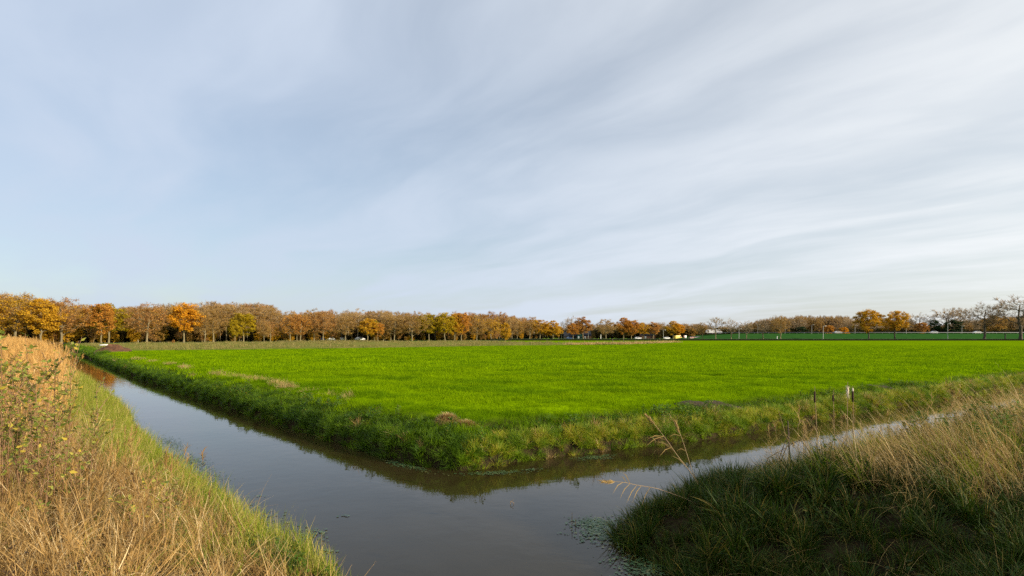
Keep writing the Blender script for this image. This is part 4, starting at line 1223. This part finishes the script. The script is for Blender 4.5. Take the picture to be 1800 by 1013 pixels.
def house(name, x0, x1, d, z, eave, ridge, wall, label, gable_front=False, depth=8.0):
    X0 = (x0 - 900) / 1000 * d; X1 = (x1 - 900) / 1000 * d; W = X1 - X0
    e = empty(name, ((X0 + X1) / 2, d, z)); tag(e, label, 'building')
    h = W / 2
    if gable_front:
        V = [(-h, 0, -.2), (h, 0, -.2), (h, 0, eave), (0, 0, ridge), (-h, 0, eave), (-h, depth, -.2), (h, depth, -.2), (h, depth, eave), (0, depth, ridge), (-h, depth, eave)]
        Fs = [(0, 1, 2, 3, 4), (9, 8, 7, 6, 5), (1, 6, 7, 2), (0, 4, 9, 5)]
        Rf = [(-h - .3, -.3, eave - .15), (0, -.3, ridge + .08), (h + .3, -.3, eave - .15), (-h - .3, depth + .3, eave - .15), (0, depth + .3, ridge + .08), (h + .3, depth + .3, eave - .15)]
        RF = [(0, 1, 4, 3), (1, 2, 5, 4)]
    else:
        m = depth / 2
        V = [(-h, 0, -.2), (h, 0, -.2), (h, depth, -.2), (-h, depth, -.2), (-h, 0, eave), (h, 0, eave), (h, depth, eave), (-h, depth, eave), (-h, m, ridge), (h, m, ridge)]
        Fs = [(0, 1, 5, 4), (2, 3, 7, 6), (1, 2, 6, 9, 5), (3, 0, 4, 8, 7)]
        Rf = [(-h - .3, -.4, eave - .2), (h + .3, -.4, eave - .2), (-h - .3, m, ridge + .08), (h + .3, m, ridge + .08), (-h - .3, depth + .4, eave - .2), (h + .3, depth + .4, eave - .2)]
        RF = [(0, 1, 3, 2), (2, 3, 5, 4)]
    me = bpy.data.meshes.new('wall'); me.from_pydata(V, [], Fs); me.update(); part('wall', me, e, M[wall])
    me = bpy.data.meshes.new('roof'); me.from_pydata(Rf, [], RF); me.update()
    ro = part('roof', me, e, M['roof_dark']); md = ro.modifiers.new('thick', 'SOLIDIFY'); md.thickness = 0.12; md.offset = 1
    dm = box_mesh('door', [(-0.5, 0.5, -0.05, 0.04, 0, 2.0)], M['white_paint']); dd = part('door', dm, e, M['white_paint']); dd.location = (-h * 0.45, 0, 0)
    wm = box_mesh('window', [(-0.5, 0.5, -0.05, 0.04, 0.9, 1.8)], M['glass']); ww = part('window', wm, e, M['glass']); ww.location = (h * 0.4, 0, 0)
    return e


house('shed', 992, 1016, 352, 0.9, 2.0, 4.6, 'dark_wall', 'long low shed with a dark roof behind the round orange oak')
house('barn', 1014.5, 1023.5, 350, 0.9, 2.6, 4.4, 'green_paint', 'small green gabled barn with a dark roof', True)
house('farmhouse', 1024.5, 1039, 354, 0.9, 2.4, 5.0, 'brick', 'brick farmhouse with a dark roof right of the green barn')
house('farmhouse', 1128, 1152, 366, 0.9, 2.5, 5.2, 'brick', 'red brick house half hidden under the rust orange oaks')

# ---- small posts, signs
def post(name, x, d, z, w, y_top, mat, label, cat, cap=None):
    h = zpx(y_top, d) - z
    e = empty(name, pd(x, d, z)); tag(e, label, cat)
    v, f = curve_tube([(0, 0, -0.05), (0, 0, h * 0.5), (0, 0, h)], w, w * 0.9, 8)
    part('shaft', mesh_from('shaft', v, [f], smooth=True), e, M[mat])
    c = box_mesh('cap', [(-w * 1.3, w * 1.3, -w * 1.3, w * 1.3, h, h + w * 1.2)], M[cap or mat]); part('cap', c, e, M[cap or mat])


post('marker_post', 1366, 268, 1.5, 0.16, 592.2, 'white_paint', 'short white marker post left of the brown twiggy tree', 'post')
post('litter_bin', 1767, 268, 1.5, 0.26, 588.8, 'dark_wall', 'black bin beside the side road between the two large bare trees', 'bin')
post('marker_post', 972, 325, 1.0, 0.2, 590, 'white_paint', 'white post under the gold oak with a flat top', 'post')
post('marker_post', 1056, 330, 1.0, 0.2, 589, 'white_paint', 'white post left of the pale pinkish brown oak', 'post')
e = empty('road_sign', pd(1204, 320, 1.2)); tag(e, 'white and orange sign board at the right end of the avenue', 'sign')
part('board', box_mesh('board', [(-0.9, 0.9, -0.04, 0.04, 0.5, 2.1)], M['white_paint']), e, M['white_paint'])
part('panel', box_mesh('panel', [(-0.95, -0.3, -0.08, -0.045, 0.5, 2.1)], M['brick']), e, M['brick'])
for sx in (-0.7, 0.7):
    p = part('post', box_mesh('post', [(-0.05, 0.05, 0.045, 0.12, -0.1, 1.9)], M['steel']), e, M['steel']); p.location = (sx, 0, 0)
M['old_wood'] = solid_mat('old_wood', (0.16, 0.13, 0.10), (0.10, 0.08, 0.06), 6.0, 0.9)
for x, lab in ((1077, 'thin fence post on the spoil ridge, leftmost of three'), (1096, 'thin fence post on the spoil ridge, middle of three'), (1160, 'fence post at the right end of the spoil ridge')):
    d = 165 if x > 1150 else 140
    e = empty('fence_post', pd(x, d, 0.83)); tag(e, lab, 'post', 'fence posts')
    v, f = curve_tube([(0, 0, -0.1), (0.01, 0, 0.5), (0, 0, 1.2)], 0.06, 0.055, 6); part('shaft', mesh_from('shaft', v, [f], smooth=True), e, M['old_wood'])

# ================================================================== heap, white oddment
def hit(x, y):
    """where the line of sight through a photograph pixel meets the ground"""
    d = np.linspace(3, 140, 20000)
    X = (x - 900) / 1000 * d; Z = CAMZ - (y - 592) / 1000 * d
    k = int(np.argmax(Z < ground(X, d)))
    return float(X[k]), float(d[k]), float(Z[k])



def heap(name, loc, rx, ry, h, mat, label, cat, n=36, seed=3, spikes=None, rz=0.0):
    """a mound lying on the ground as it falls"""
    g = np.random.default_rng(seed)
    u = np.linspace(-1, 1, n); I, J = np.meshgrid(u, u, indexing='ij'); I = I.ravel(); J = J.ravel()
    r = np.hypot(I, J) + 0.12 * vnoise(I * 3 + seed, J * 3, seed)
    z = np.maximum(0, 1 - r) ** 0.8 * h
    z = z * (1 + 0.35 * vnoise(I * 4 + seed, J * 4, seed) + 0.25 * vnoise(I * 11, J * 11 + seed, seed + 1))
    ca, sa = math.cos(rz), math.sin(rz)
    def gnd(x, y):
        return ground(loc[0] + x * ca - y * sa, loc[1] + x * sa + y * ca) - loc[2]
    zg = gnd(I * rx, J * ry)
    V = np.stack([I * rx, J * ry, zg + np.where(z > 0, z + 0.01, -0.05)], 1)
    F = np.array([(i * n + j, (i + 1) * n + j, (i + 1) * n + j + 1, i * n + j + 1) for i in range(n - 1) for j in range(n - 1)])
    F = F[(z[F] > 0).any(1)]
    e = empty(name, loc, rz); tag(e, label, cat)
    part('mound', mesh_from('mound', V, [F], mats=[M[mat]]), e, M[mat])
    if spikes:
        k, L, w, m2 = spikes
        q = g.normal(0, 0.42, (k, 2)); q = q[np.hypot(q[:, 0], q[:, 1]) < 0.97]
        zz = np.maximum(0, 1 - np.hypot(q[:, 0], q[:, 1])) ** 0.8 * h * 0.9 + gnd(q[:, 0] * rx, q[:, 1] * ry)
        b = np.stack([q[:, 0] * rx, q[:, 1] * ry, zz], 1)
        Vb, Fb, Tb = blades(b, g.uniform(0, 6.28, len(b)), g.uniform(0.5, 1, len(b)) * L, w, g.uniform(0.3, 1.5, len(b)), 0.8, 2)
        gg = Geo(); gg.add(Vb, Fb, Tb); s_ = part('straw', gg.mesh('straw', [M[m2]]), e, M[m2]); s_['kind'] = 'stuff'
    return e


M['peat_reed'] = leaf_mat('peat_reed', (0.12, 0.05, 0.02), (0.22, 0.10, 0.04), transl=0.2, rand=0)
M['dark_soil'] = solid_mat('dark_soil', (0.055, 0.036, 0.018), (0.028, 0.019, 0.011), 9.0, 0.95, 0.8)
M['peat'] = solid_mat('peat', (0.150, 0.062, 0.022), (0.070, 0.032, 0.014), 1.6, 0.95, 0.8)
M['hay'] = solid_mat('hay', (0.150, 0.090, 0.045), (0.085, 0.050, 0.028), 9.0, 0.95, 0.6)
hx, hy, _ = px(197, 619, 0.8)
heap('soil_heap', (hx, hy, 0.82), 2.3, 1.6, 0.95, 'peat', 'low heap of reddish brown soil and cut reed by the ditch', 'heap', spikes=(260, 0.4, 0.04, 'peat_reed'), seed=5)
hx, hy, hz_ = hit(785, 743)
heap('hay_clump', (hx, hy, 0.80), 0.30, 0.20, 0.17, 'hay', 'small tuft of raked brown hay on the field corner', 'hay', n=26, spikes=(2200, 0.16, 0.008, 'straw_dull'), seed=8)
hx, hy, hz_ = hit(820, 748)
heap('hay_clump', (hx, hy, 0.80), 0.50, 0.15, 0.05, 'hay', 'flat mat of dry hay trailing right of the tuft', 'hay', n=26, spikes=(2200, 0.15, 0.008, 'straw'), seed=9, rz=R(-28))
for x, y, lab in ((1275, 714, 'dark clods of dug soil at the top of the right field bank'), (1552, 682, 'bare dark soil patch on the bank right of the cattails'), (1225, 712, 'low ridge of dug earth left of the dark clods')):
    hx, hy, _ = hit(x, y)
    heap('soil_heap', (hx, hy, 0.80), 0.65, 0.22, 0.08, 'dark_soil', lab, 'soil', n=26, seed=x % 13, spikes=(60, 0.12, 0.008, 'bank_grass'))
# white pipe-like thing by the far ditch, modelled as an upturned hull
bx_, by_, _ = px(184, 608, 0.8)
hull = []
e = empty('white_oddment', (bx_, by_, 0.84), R(8), (0.5, 0.5, 0.5)); tag(e, 'small white pipe-like thing, modelled as an upturned hull, behind the soil heap', 'oddment')
V, F = [], []
n = 13
for i in range(n):
    f = -1 + 2 * i / (n - 1); w = 0.62 * (1 - abs(f) ** 3.2) + 0.03
    for a in range(7):
        an = math.pi * a / 6
        V.append((f * 2.0, math.cos(an) * w, math.sin(an) ** 0.7 * (0.42 * (1 - 0.5 * abs(f) ** 4))))
for i in range(n - 1):
    for a in range(6): F.append((i * 7 + a, i * 7 + a + 1, (i + 1) * 7 + a + 1, (i + 1) * 7 + a))
part('hull', mesh_from('hull', V, [F], smooth=True), e, M['white_paint'])
part('keel', box_mesh('keel', [(-1.7, 1.7, -0.03, 0.03, 0.40, 0.48)], M['white_paint']), e, M['white_paint'])

# ================================================================== foreground plants
def gz(x, y):
    return float(ground(np.array([x]), np.array([y]))[0])


# cattails
M['cattail_head'] = solid_mat('cattail_head', (0.030, 0.012, 0.006), (0.050, 0.020, 0.010), 30, 0.95, 0.3)
M['cattail_fluff'] = solid_mat('cattail_fluff', (0.72, 0.62, 0.48), (0.55, 0.46, 0.34), 30, 0.95, 0.3)
M['stalk'] = solid_mat('stalk', (0.30, 0.20, 0.095), (0.20, 0.13, 0.065), 8, 0.8)
M['stalk_dark'] = solid_mat('stalk_dark', (0.085, 0.052, 0.040), (0.055, 0.036, 0.030), 8, 0.8)
M['stalk_pale'] = solid_mat('stalk_pale', (0.36, 0.25, 0.12), (0.26, 0.17, 0.08), 8, 0.7)


def lathe(prof, mat, name, sides=8):
    V, F = [], []
    for z, r in prof:
        for k in range(sides):
            a = 2 * math.pi * k / sides; V.append((math.cos(a) * r, math.sin(a) * r, z))
    for i in range(len(prof) - 1):
        for k in range(sides): F.append((i * sides + k, i * sides + (k + 1) % sides, (i + 1) * sides + (k + 1) % sides, (i + 1) * sides + k))
    return mesh_from(name, V, [F], smooth=True, mats=[mat])


def cattail(x, y_head_top, x_base, y_base, d, head, label, fluff=False):
    b = np.array(pd(x_base, d, zpx(y_base, d))); b[2] = min(b[2], gz(b[0], b[1]) + 0.0)
    tp = np.array(pd(x, d, zpx(y_head_top, d)))
    e = empty('cattail', tuple(b)); tag(e, label, 'cattail', 'cattails')
    rel = tp - b
    v, f = curve_tube([(0, 0, -0.05), rel * 0.5 + np.array([0.01, 0, 0]), rel + np.array([0, 0, 0.10])], 0.010, 0.004, 6)
    part('stem', mesh_from('stem', v, [f], smooth=True), e, M['stalk'])
    L = head
    if fluff:
        g = Geo(); prof = [(-L, 0.004), (-L * 0.9, 0.012), (-L * 0.6, 0.018), (-L * 0.3, 0.023), (-0.02, 0.016), (0, 0.004)]
        h = part('seed_head', lathe(prof, M['cattail_fluff'], 'seed_head'), e, M['cattail_fluff'])
        q = 260
        a = rng.uniform(0, 6.28, q); bz = rng.uniform(-L * 1.1, 0.02, q)
        Vb, Fb, Tb = blades(np.stack([np.cos(a) * 0.02, np.sin(a) * 0.02, bz], 1), a, rng.uniform(0.02, 0.06, q), 0.006, rng.uniform(0.8, 2.2, q), 0.5, 2)
        gg = Geo(); gg.add(Vb, Fb, Tb); fl = part('fluff', gg.mesh('fluff', [M['cattail_fluff']]), h, M['cattail_fluff']); fl['kind'] = 'stuff'
    else:
        prof = [(-L, 0.005), (-L * 0.97, 0.018), (-L * 0.5, 0.021), (-L * 0.04, 0.018), (0, 0.004)]
        h = part('seed_head', lathe(prof, M['cattail_head'], 'seed_head'), e, M['cattail_head'])
    h.location = tuple(rel)
    for q in range(3):                                                # long strap leaves
        Vb, Fb, Tb = blades(np.array([[0, 0, 0.0]]), np.array([rng.uniform(1.8, 4.4)]), np.array([rng.uniform(0.6, 1.0)]), 0.013, np.array([0.15]), np.array([rng.uniform(0.3, 1.1)]), 6)
        gg = Geo(); gg.add(Vb, Fb, Tb); part('leaf', gg.mesh('leaf', [M['straw_dull']]), e, M['straw_dull'])
    return e


cattail(1432, 688, 1438, 785, 11.9, 0.24, 'dark brown cattail, leftmost of the four')
cattail(1464.5, 694, 1467, 780, 12.6, 0.15, 'small dark cattail, second from the left')
cattail(1490, 680, 1487, 775, 12.0, 0.22, 'cattail with a burst white fluffy head', True)
c4 = cattail(1499, 687, 1501, 770, 12.2, 0.24, 'brown cattail with white fluff at its tip, rightmost of the four')
pf = part('fluff', lathe([(-0.05, 0.014), (-0.03, 0.018), (0.02, 0.018), (0.05, 0.010), (0.06, 0.003)], M['cattail_fluff'], 'fluff'), c4, M['cattail_fluff'])
pf.location = [o for o in c4.children if o.name.startswith('seed_head')][0].location


# leaning reeds in the foreground
def reed_stem(pts_px, d0, d1, r0, label, plume_len, leaves, name='reed'):
    P = []
    n = len(pts_px)
    for i, (x, y) in enumerate(pts_px):
        d = d0 + (d1 - d0) * i / (n - 1)
        P.append(np.array(pd(x, d, zpx(y, d))))
    base = P[0].copy()
    e = empty(name, tuple(base)); tag(e, label, 'reed', 'leaning reeds')
    Q = []
    for i in range(n - 1):                                            # smooth the line
        for f in np.linspace(0, 1, 4, endpoint=False):
            p0 = P[max(i - 1, 0)]; p1 = P[i]; p2 = P[i + 1]; p3 = P[min(i + 2, n - 1)]
            Q.append(0.5 * (2 * p1 + (p2 - p0) * f + (2 * p0 - 5 * p1 + 4 * p2 - p3) * f * f + (3 * p1 - p0 - 3 * p2 + p3) * f ** 3))
    Q.append(P[-1]); Q = np.array(Q) - base
    v, f = curve_tube(Q, r0, r0 * 0.45, 6)
    part('stem', mesh_from('stem', v, [f], smooth=True), e, M['stalk_pale'])
    tip = Q[-1]; dr = Q[-1] - Q[-3]; dr /= np.linalg.norm(dr)
    m = 90
    f_ = rng.random(m); b = tip - dr * (plume_len * f_)[:, None]
    V, F = [], []
    g = Geo()
    for q in range(m):
        dd = dr * 0.9 + rng.normal(0, 0.20, 3) + np.array([0, 0, -0.10]); dd /= np.linalg.norm(dd)
        L = rng.uniform(0.05, 0.11); sd_ = np.cross(dd, rng.normal(size=3)); sd_ /= np.linalg.norm(sd_)
        g.add(np.array([b[q], b[q] + dd * L * 0.5 + sd_ * 0.004, b[q] + dd * L, b[q] + dd * L * 0.5 - sd_ * 0.004]), np.array([[0, 1, 2, 3]]), tint=rng.random() * 0.7)
    part('plume', g.mesh('plume', [M['straw_dull']]), e, M['straw_dull'])['kind'] = 'stuff'
    for (f0, az, el, L) in leaves:
        i = int(f0 * (len(Q) - 1)); p = Q[i]
        dd = np.array([math.cos(az) * math.cos(el), 0.25 * math.sin(az * 3), math.sin(az) * math.cos(el)]); dd /= np.linalg.norm(dd)
        mid = p + dd * L * 0.5 + np.array([0, 0, 0.02]); en = p + dd * L + np.array([0, 0, -0.03])
        up = np.cross(dd, np.array([0, 1.0, 0.2])); up /= np.linalg.norm(up); w = 0.005
        V = np.array([p - up * w * 0.5, p + up * w * 0.5, mid + up * w, en, mid - up * w])
        gg = Geo(); gg.add(V, np.array([[0, 1, 2, 4]])); gg.F.setdefault(3, []).append(np.array([[4, 2, 3]]))
        part('leaf', gg.mesh('leaf', [M['straw_dull']]), e, M['straw_dull'])


reed_stem([(1252, 900), (1236, 868), (1215, 832), (1190, 800), (1172, 774), (1152, 748), (1138, 732)], 7.6, 8.0, 0.0052, 'taller dry reed leaning left, with several side leaves', 0.16,
          [(0.55, 2.6, 0, 0.30), (0.62, 2.75, 0, 0.26), (0.70, 2.95, 0, 0.30), (0.72, 3.2, 0, 0.25), (0.40, 2.4, 0, 0.30), (0.74, 3.5, 0, 0.30), (0.62, 3.6, 0, 0.22)])
reed_stem([(1250, 898), (1233, 862), (1217, 828), (1208, 800), (1199, 772), (1192, 755), (1187, 742)], 7.7, 8.2, 0.0045, 'thinner dry reed rising beside the taller leaning one', 0.20,
          [(0.55, 3.0, 0, 0.14), (0.72, 3.05, 0, 0.18)])
reed_stem([(1237, 892), (1205, 877), (1170, 864), (1150, 858), (1120, 853), (1095, 848), (1062, 846)], 7.3, 7.2, 0.0052, 'dry reed bent almost flat over the water', 0.15,
          [(0.75, 4.0, 0, 0.22), (0.70, 4.1, 0, 0.25), (0.65, 4.15, 0, 0.22), (0.58, 4.25, 0, 0.25), (0.80, 2.3, 0, 0.14), (0.86, 3.8, 0, 0.18), (0.78, 2.1, 0, 0.20)])

# dead hogweed-like stalks at the water's edge
def dead_stalk(loc, strokes, label, mat='stalk_dark', cat='dead stalk'):
    e = empty('dead_plant', loc); tag(e, label, cat, 'dead plants at the water edge')
    for pts, r in strokes:
        v, f = curve_tube(pts, r, r * 0.6, 5)
        part('stem', mesh_from('stem', v, [f], smooth=True), e, M[mat])


D = 10.6
b0 = np.array(pd(1388, D, zpx(812, D)))
def rel(x, y, dd=0.0):
    return np.array(pd(x, D + dd, zpx(y, D + dd))) - b0
dead_stalk(tuple(b0), [([rel(1388, 815), rel(1387, 780), rel(1385, 740)], 0.016), ([rel(1372, 812), rel(1383, 785), rel(1411, 772)], 0.011),
                       ([rel(1346, 820), rel(1349, 806), rel(1380, 788)], 0.009), ([rel(1368, 812), rel(1378, 782), rel(1389, 760)], 0.009),
                       ([rel(1385, 790), rel(1365, 782), rel(1352, 776)], 0.003), ([rel(1365, 782), rel(1357, 772), rel(1354, 768)], 0.002), ([rel(1383, 800), rel(1362, 795), rel(1346, 796)], 0.003)],
           'dark dead umbel stalks leaning apart at the water edge')
D = 11.0
b0 = np.array(pd(1416, D, zpx(800, D)))
dead_stalk(tuple(b0), [([rel(1416, 802), rel(1415, 765), rel(1413, 740)], 0.008), ([rel(1413, 800), rel(1412, 764)], 0.008), ([rel(1413, 742), rel(1407, 738), rel(1403, 748), rel(1402, 756)], 0.005),
                       ([rel(1382, 768), rel(1374, 740), rel(1368, 722)], 0.005)],
           'pale broken reed stalks with a curled tip beside the dark umbels', 'stalk')
# stubs standing in the water
for x, y0, y1, dz, lab, nst in ((1005, 945, 896, 0, 'two thin dead stems standing in the water by the floating leaves', 2), (897, 893, 878, 0, 'small forked twig sticking out of the water in mid ditch', 2)):
    p = px(x, y0 - (y0 - y1) * 0.42, 0.0)
    e = empty('water_stem', p); tag(e, lab, 'stem')
    for q in range(nst):
        hh = (0.18, 0.10)[q] if x > 950 else (0.07, 0.05)[q]
        v, f = curve_tube([(q * 0.05, 0, -0.1), (q * 0.05 + 0.003, 0, hh * 0.5), (q * 0.05 + (0.005 if x > 950 else 0.05 * (-1) ** q), 0, hh)], 0.005, 0.003, 5)
        part('stem', mesh_from('stem', v, [f], smooth=True), e, M['stalk'])

# young alder-like shrub on the left
def shrub(loc, label, n_stems, h, seed, leaf_n=26, lean=0.28, leaf=(0.04, 0.075), spread=0.28):
    g = np.random.default_rng(seed)
    e = empty('shrub', loc); tag(e, label, 'shrub', 'young shrubs on the left bank')
    lc, la, ls = [], [], []
    for i in range(n_stems):
        a = g.uniform(0, 6.28); le = abs(g.normal(0, lean)); L = g.uniform(0.65, 1.0) * h
        b = np.array([g.normal(0, spread), g.normal(0, spread), -0.05])
        d = np.array([math.cos(a) * math.sin(le), math.sin(a) * math.sin(le), math.cos(le)])
        mid = b + d * L * 0.5; tp = b + d * L + np.array([0, 0, 0.05]) + g.normal(0, 0.05, 3)
        v, f = curve_tube([b, mid, tp], 0.0055, 0.002, 5)
        part('stem', mesh_from('stem', v, [f], smooth=True), e, M['twig_red'])
        side = []
        for q in range(8):
            f0 = g.uniform(0.25, 0.95); p = b + (tp - b) * f0
            a2 = g.uniform(0, 6.28); dd = np.array([math.cos(a2) * 0.6, math.sin(a2) * 0.6, 0.8]); L2 = g.uniform(0.18, 0.50) * (1.2 - f0 * 0.6)
            en = p + dd * L2; side.append([*p, 0.004, *en, 0.002])
            m = g.integers(5, 11)
            fr = g.random(m); lc.append(p + (en - p) * fr[:, None])
        V, F, T = tubes(side, 3); gg = Geo(); gg.add(V, F, T)
        part('twig', gg.mesh('twig', [M['twig_red']]), e, M['twig_red'])['kind'] = 'stuff'
        fr = g.uniform(0.3, 1.0, leaf_n); lc.append(b + (tp - b) * fr[:, None])
    lc = np.concatenate(lc); n = len(lc)
    V, F, T = ovals(lc, None, g.uniform(-0.3, 0.9, n), g.uniform(*leaf, n), 0.62)
    gg = Geo(); gg.add(V, F, T)
    fo = part('foliage', gg.mesh('foliage', [M['shrub_leaf']]), e, M['shrub_leaf']); fo['kind'] = 'stuff'


shrub((-5.1, 5.75, gz(-5.1, 5.75)), 'largest leafy shrub with red stems at the left frame edge', 17, 2.05, 61, leaf_n=24, lean=0.16)
shrub((-6.15, 7.1, gz(-6.15, 7.1)), 'green and yellow leaved shrub just behind the largest one', 11, 1.65, 62, leaf_n=20, lean=0.2)
shrub((-5.15, 6.5, gz(-5.15, 6.5)), 'lower sparse shrub right of the largest one', 6, 1.15, 63, leaf_n=12, lean=0.2)
shrub((-3.6, 5.2, gz(-3.6, 5.2)), 'small yellow leaved sapling in the straw below the shrubs', 3, 0.7, 64, leaf_n=7, lean=0.25)

# unseen brambles added beyond the right frame edge to shade the near bank
M['bramble_leaf'] = leaf_mat('bramble_leaf', (0.030, 0.075, 0.015), (0.075, 0.135, 0.025), transl=0.3, rand=0.0)
def bramble(loc, rx, ry, h, seed, label):
    g = np.random.default_rng(seed)
    e = empty('shade_bramble_bush', loc); tag(e, label, 'bush', 'added shade brambles')
    lc = []
    for i in range(26):
        a = g.uniform(0, 6.28); r = math.sqrt(g.random())
        b = np.array([g.normal(0, 0.25 * rx), g.normal(0, 0.25 * ry), -0.05]); en = np.array([math.cos(a) * rx * r, math.sin(a) * ry * r, h * g.uniform(0.25, 0.95)])
        mid = (b + en) / 2 + np.array([0, 0, h * 0.4 * g.random()])
        v, f = curve_tube([b, mid, en], 0.010, 0.005, 4); part('cane', mesh_from('cane', v, [f], smooth=True), e, M['twig_red'])
        m = 60; fr = g.random(m)[:, None]
        lc.append((1 - fr) ** 2 * b + 2 * fr * (1 - fr) * mid + fr ** 2 * en + g.normal(0, 0.12, (m, 3)))
    lc = np.concatenate(lc); lc[:, 2] = np.maximum(lc[:, 2], 0.03); n = len(lc)
    V, F, T = ovals(lc, None, g.uniform(-0.6, 0.6, n), g.uniform(0.06, 0.12, n), 0.7)
    gg = Geo(); gg.add(V, F, T); fo = part('foliage', gg.mesh('foliage', [M['bramble_leaf']]), e, M['bramble_leaf']); fo['kind'] = 'stuff'


bramble((6.6, 2.8, 0.95), 1.1, 1.0, 1.25, 71, 'dark bramble bush added outside the lower right corner for its shade')
bramble((9.2, 2.0, 0.95), 1.4, 1.0, 1.4, 72, 'green bramble bush added further out of frame for its shade')
bramble((7.4, 0.9, 0.95), 1.5, 1.3, 1.6, 73, 'dense bramble bush added out of frame on the right for its shade')

# ================================================================== floating leaves
def pads(name, patches, label, size=(0.007, 0.024)):
    g = Geo()
    for (x, y, rx, ry, n, ang) in patches:
        cx, cy, _ = px(x, y, 0)
        q = rng.normal(0, 0.45, (n, 2))
        ca, sa = math.cos(ang), math.sin(ang)
        P = np.stack([cx + q[:, 0] * rx * ca - q[:, 1] * ry * sa, cy + q[:, 0] * rx * sa + q[:, 1] * ry * ca], 1)
        s, _c = sdf(P[:, 0], P[:, 1]); P = P[s < -0.02]
        n = len(P); R_ = rng.uniform(*size, n); k = 7
        rot = rng.uniform(0, 6.28, n)
        zz = 0.006 + rng.uniform(0, 0.006, n)
        V = []
        for j in range(k):
            a = rot + 0.35 + (2 * np.pi - 0.7) * j / (k - 1)
            V.append(np.stack([P[:, 0] + np.cos(a) * R_, P[:, 1] + np.sin(a) * R_ * 0.9, zz + rng.uniform(0, 0.004, n)], 1))
        V.append(np.stack([P[:, 0], P[:, 1], zz], 1))
        Vv = np.stack(V, 1).reshape(-1, 3); o = (np.arange(n) * (k + 1))[:, None]
        g.add(Vv, np.concatenate([o + j for j in range(k + 1)], 1), np.repeat(rng.random(n), k + 1))
    o = bpy.data.objects.new(name, g.mesh(name, [M['float_leaf']])); col.objects.link(o)
    return tag(o, label, kind='stuff')


pads('floating_leaves', [(1062, 935, 0.46, 0.55, 900, 0), (1045, 918, 0.30, 0.20, 300, 0), (1120, 985, 0.40, 0.30, 140, 0), (1150, 1003, 0.5, 0.3, 420, 0.3)], 'mat of small round floating leaves off the right bank')
pads('floating_leaves', [(715, 820, 0.75, 0.16, 260, -0.75), (690, 812, 0.4, 0.10, 50, -0.75), (870, 832, 0.75, 0.18, 260, 0.15), (935, 826, 0.3, 0.1, 40, 0.3), (1045, 805, 0.55, 0.25, 260, 0.4)], 'small floating leaves along the foot of the field corner')
pads('floating_leaves', [(440, 905, 0.7, 0.35, 160, -0.8), (470, 940, 0.5, 0.3, 130, -0.8), (545, 940, 0.35, 0.25, 110, -0.8), (520, 965, 0.3, 0.2, 80, -0.6), (605, 908, 0.12, 0.05, 10, 0), (455, 873, 0.15, 0.06, 9, 0), (575, 968, 0.15, 0.08, 22, 0)], 'scattered green floating leaves beside the left bank')
pads('duckweed', [(330, 812, 1.1, 0.35, 900, -0.85), (300, 780, 1.4, 0.3, 500, -0.85), (360, 835, 0.8, 0.3, 350, -0.8), (225, 735, 2.0, 0.3, 260, -0.85)], 'thin green duckweed film by the left bank', (0.008, 0.018))

# grass blades standing in the shallow water along the left and right shore
p_rush = [clump('rush', 9, 0.10, (0.18, 0.45), 0.006, 0.2, 0.6, 'bank_grass_gold', 4) for _ in range(3)]
xs, ys, zs, s, c = sample(-6, 4, 5.5, 12, 5, lambda x, y, s, c: (c > 0) * (s > -0.35) * (s < 0.05) * np.where(c == 2, 0.8, 0.35))
scatter('water_grass', p_rush, np.stack([xs, ys, np.full(len(xs), -0.05)], 1), jitter_rot(len(xs), 0.1), rng.uniform(0.6, 1.3, len(xs)), 'sparse blades standing in the shallow water along the banks')
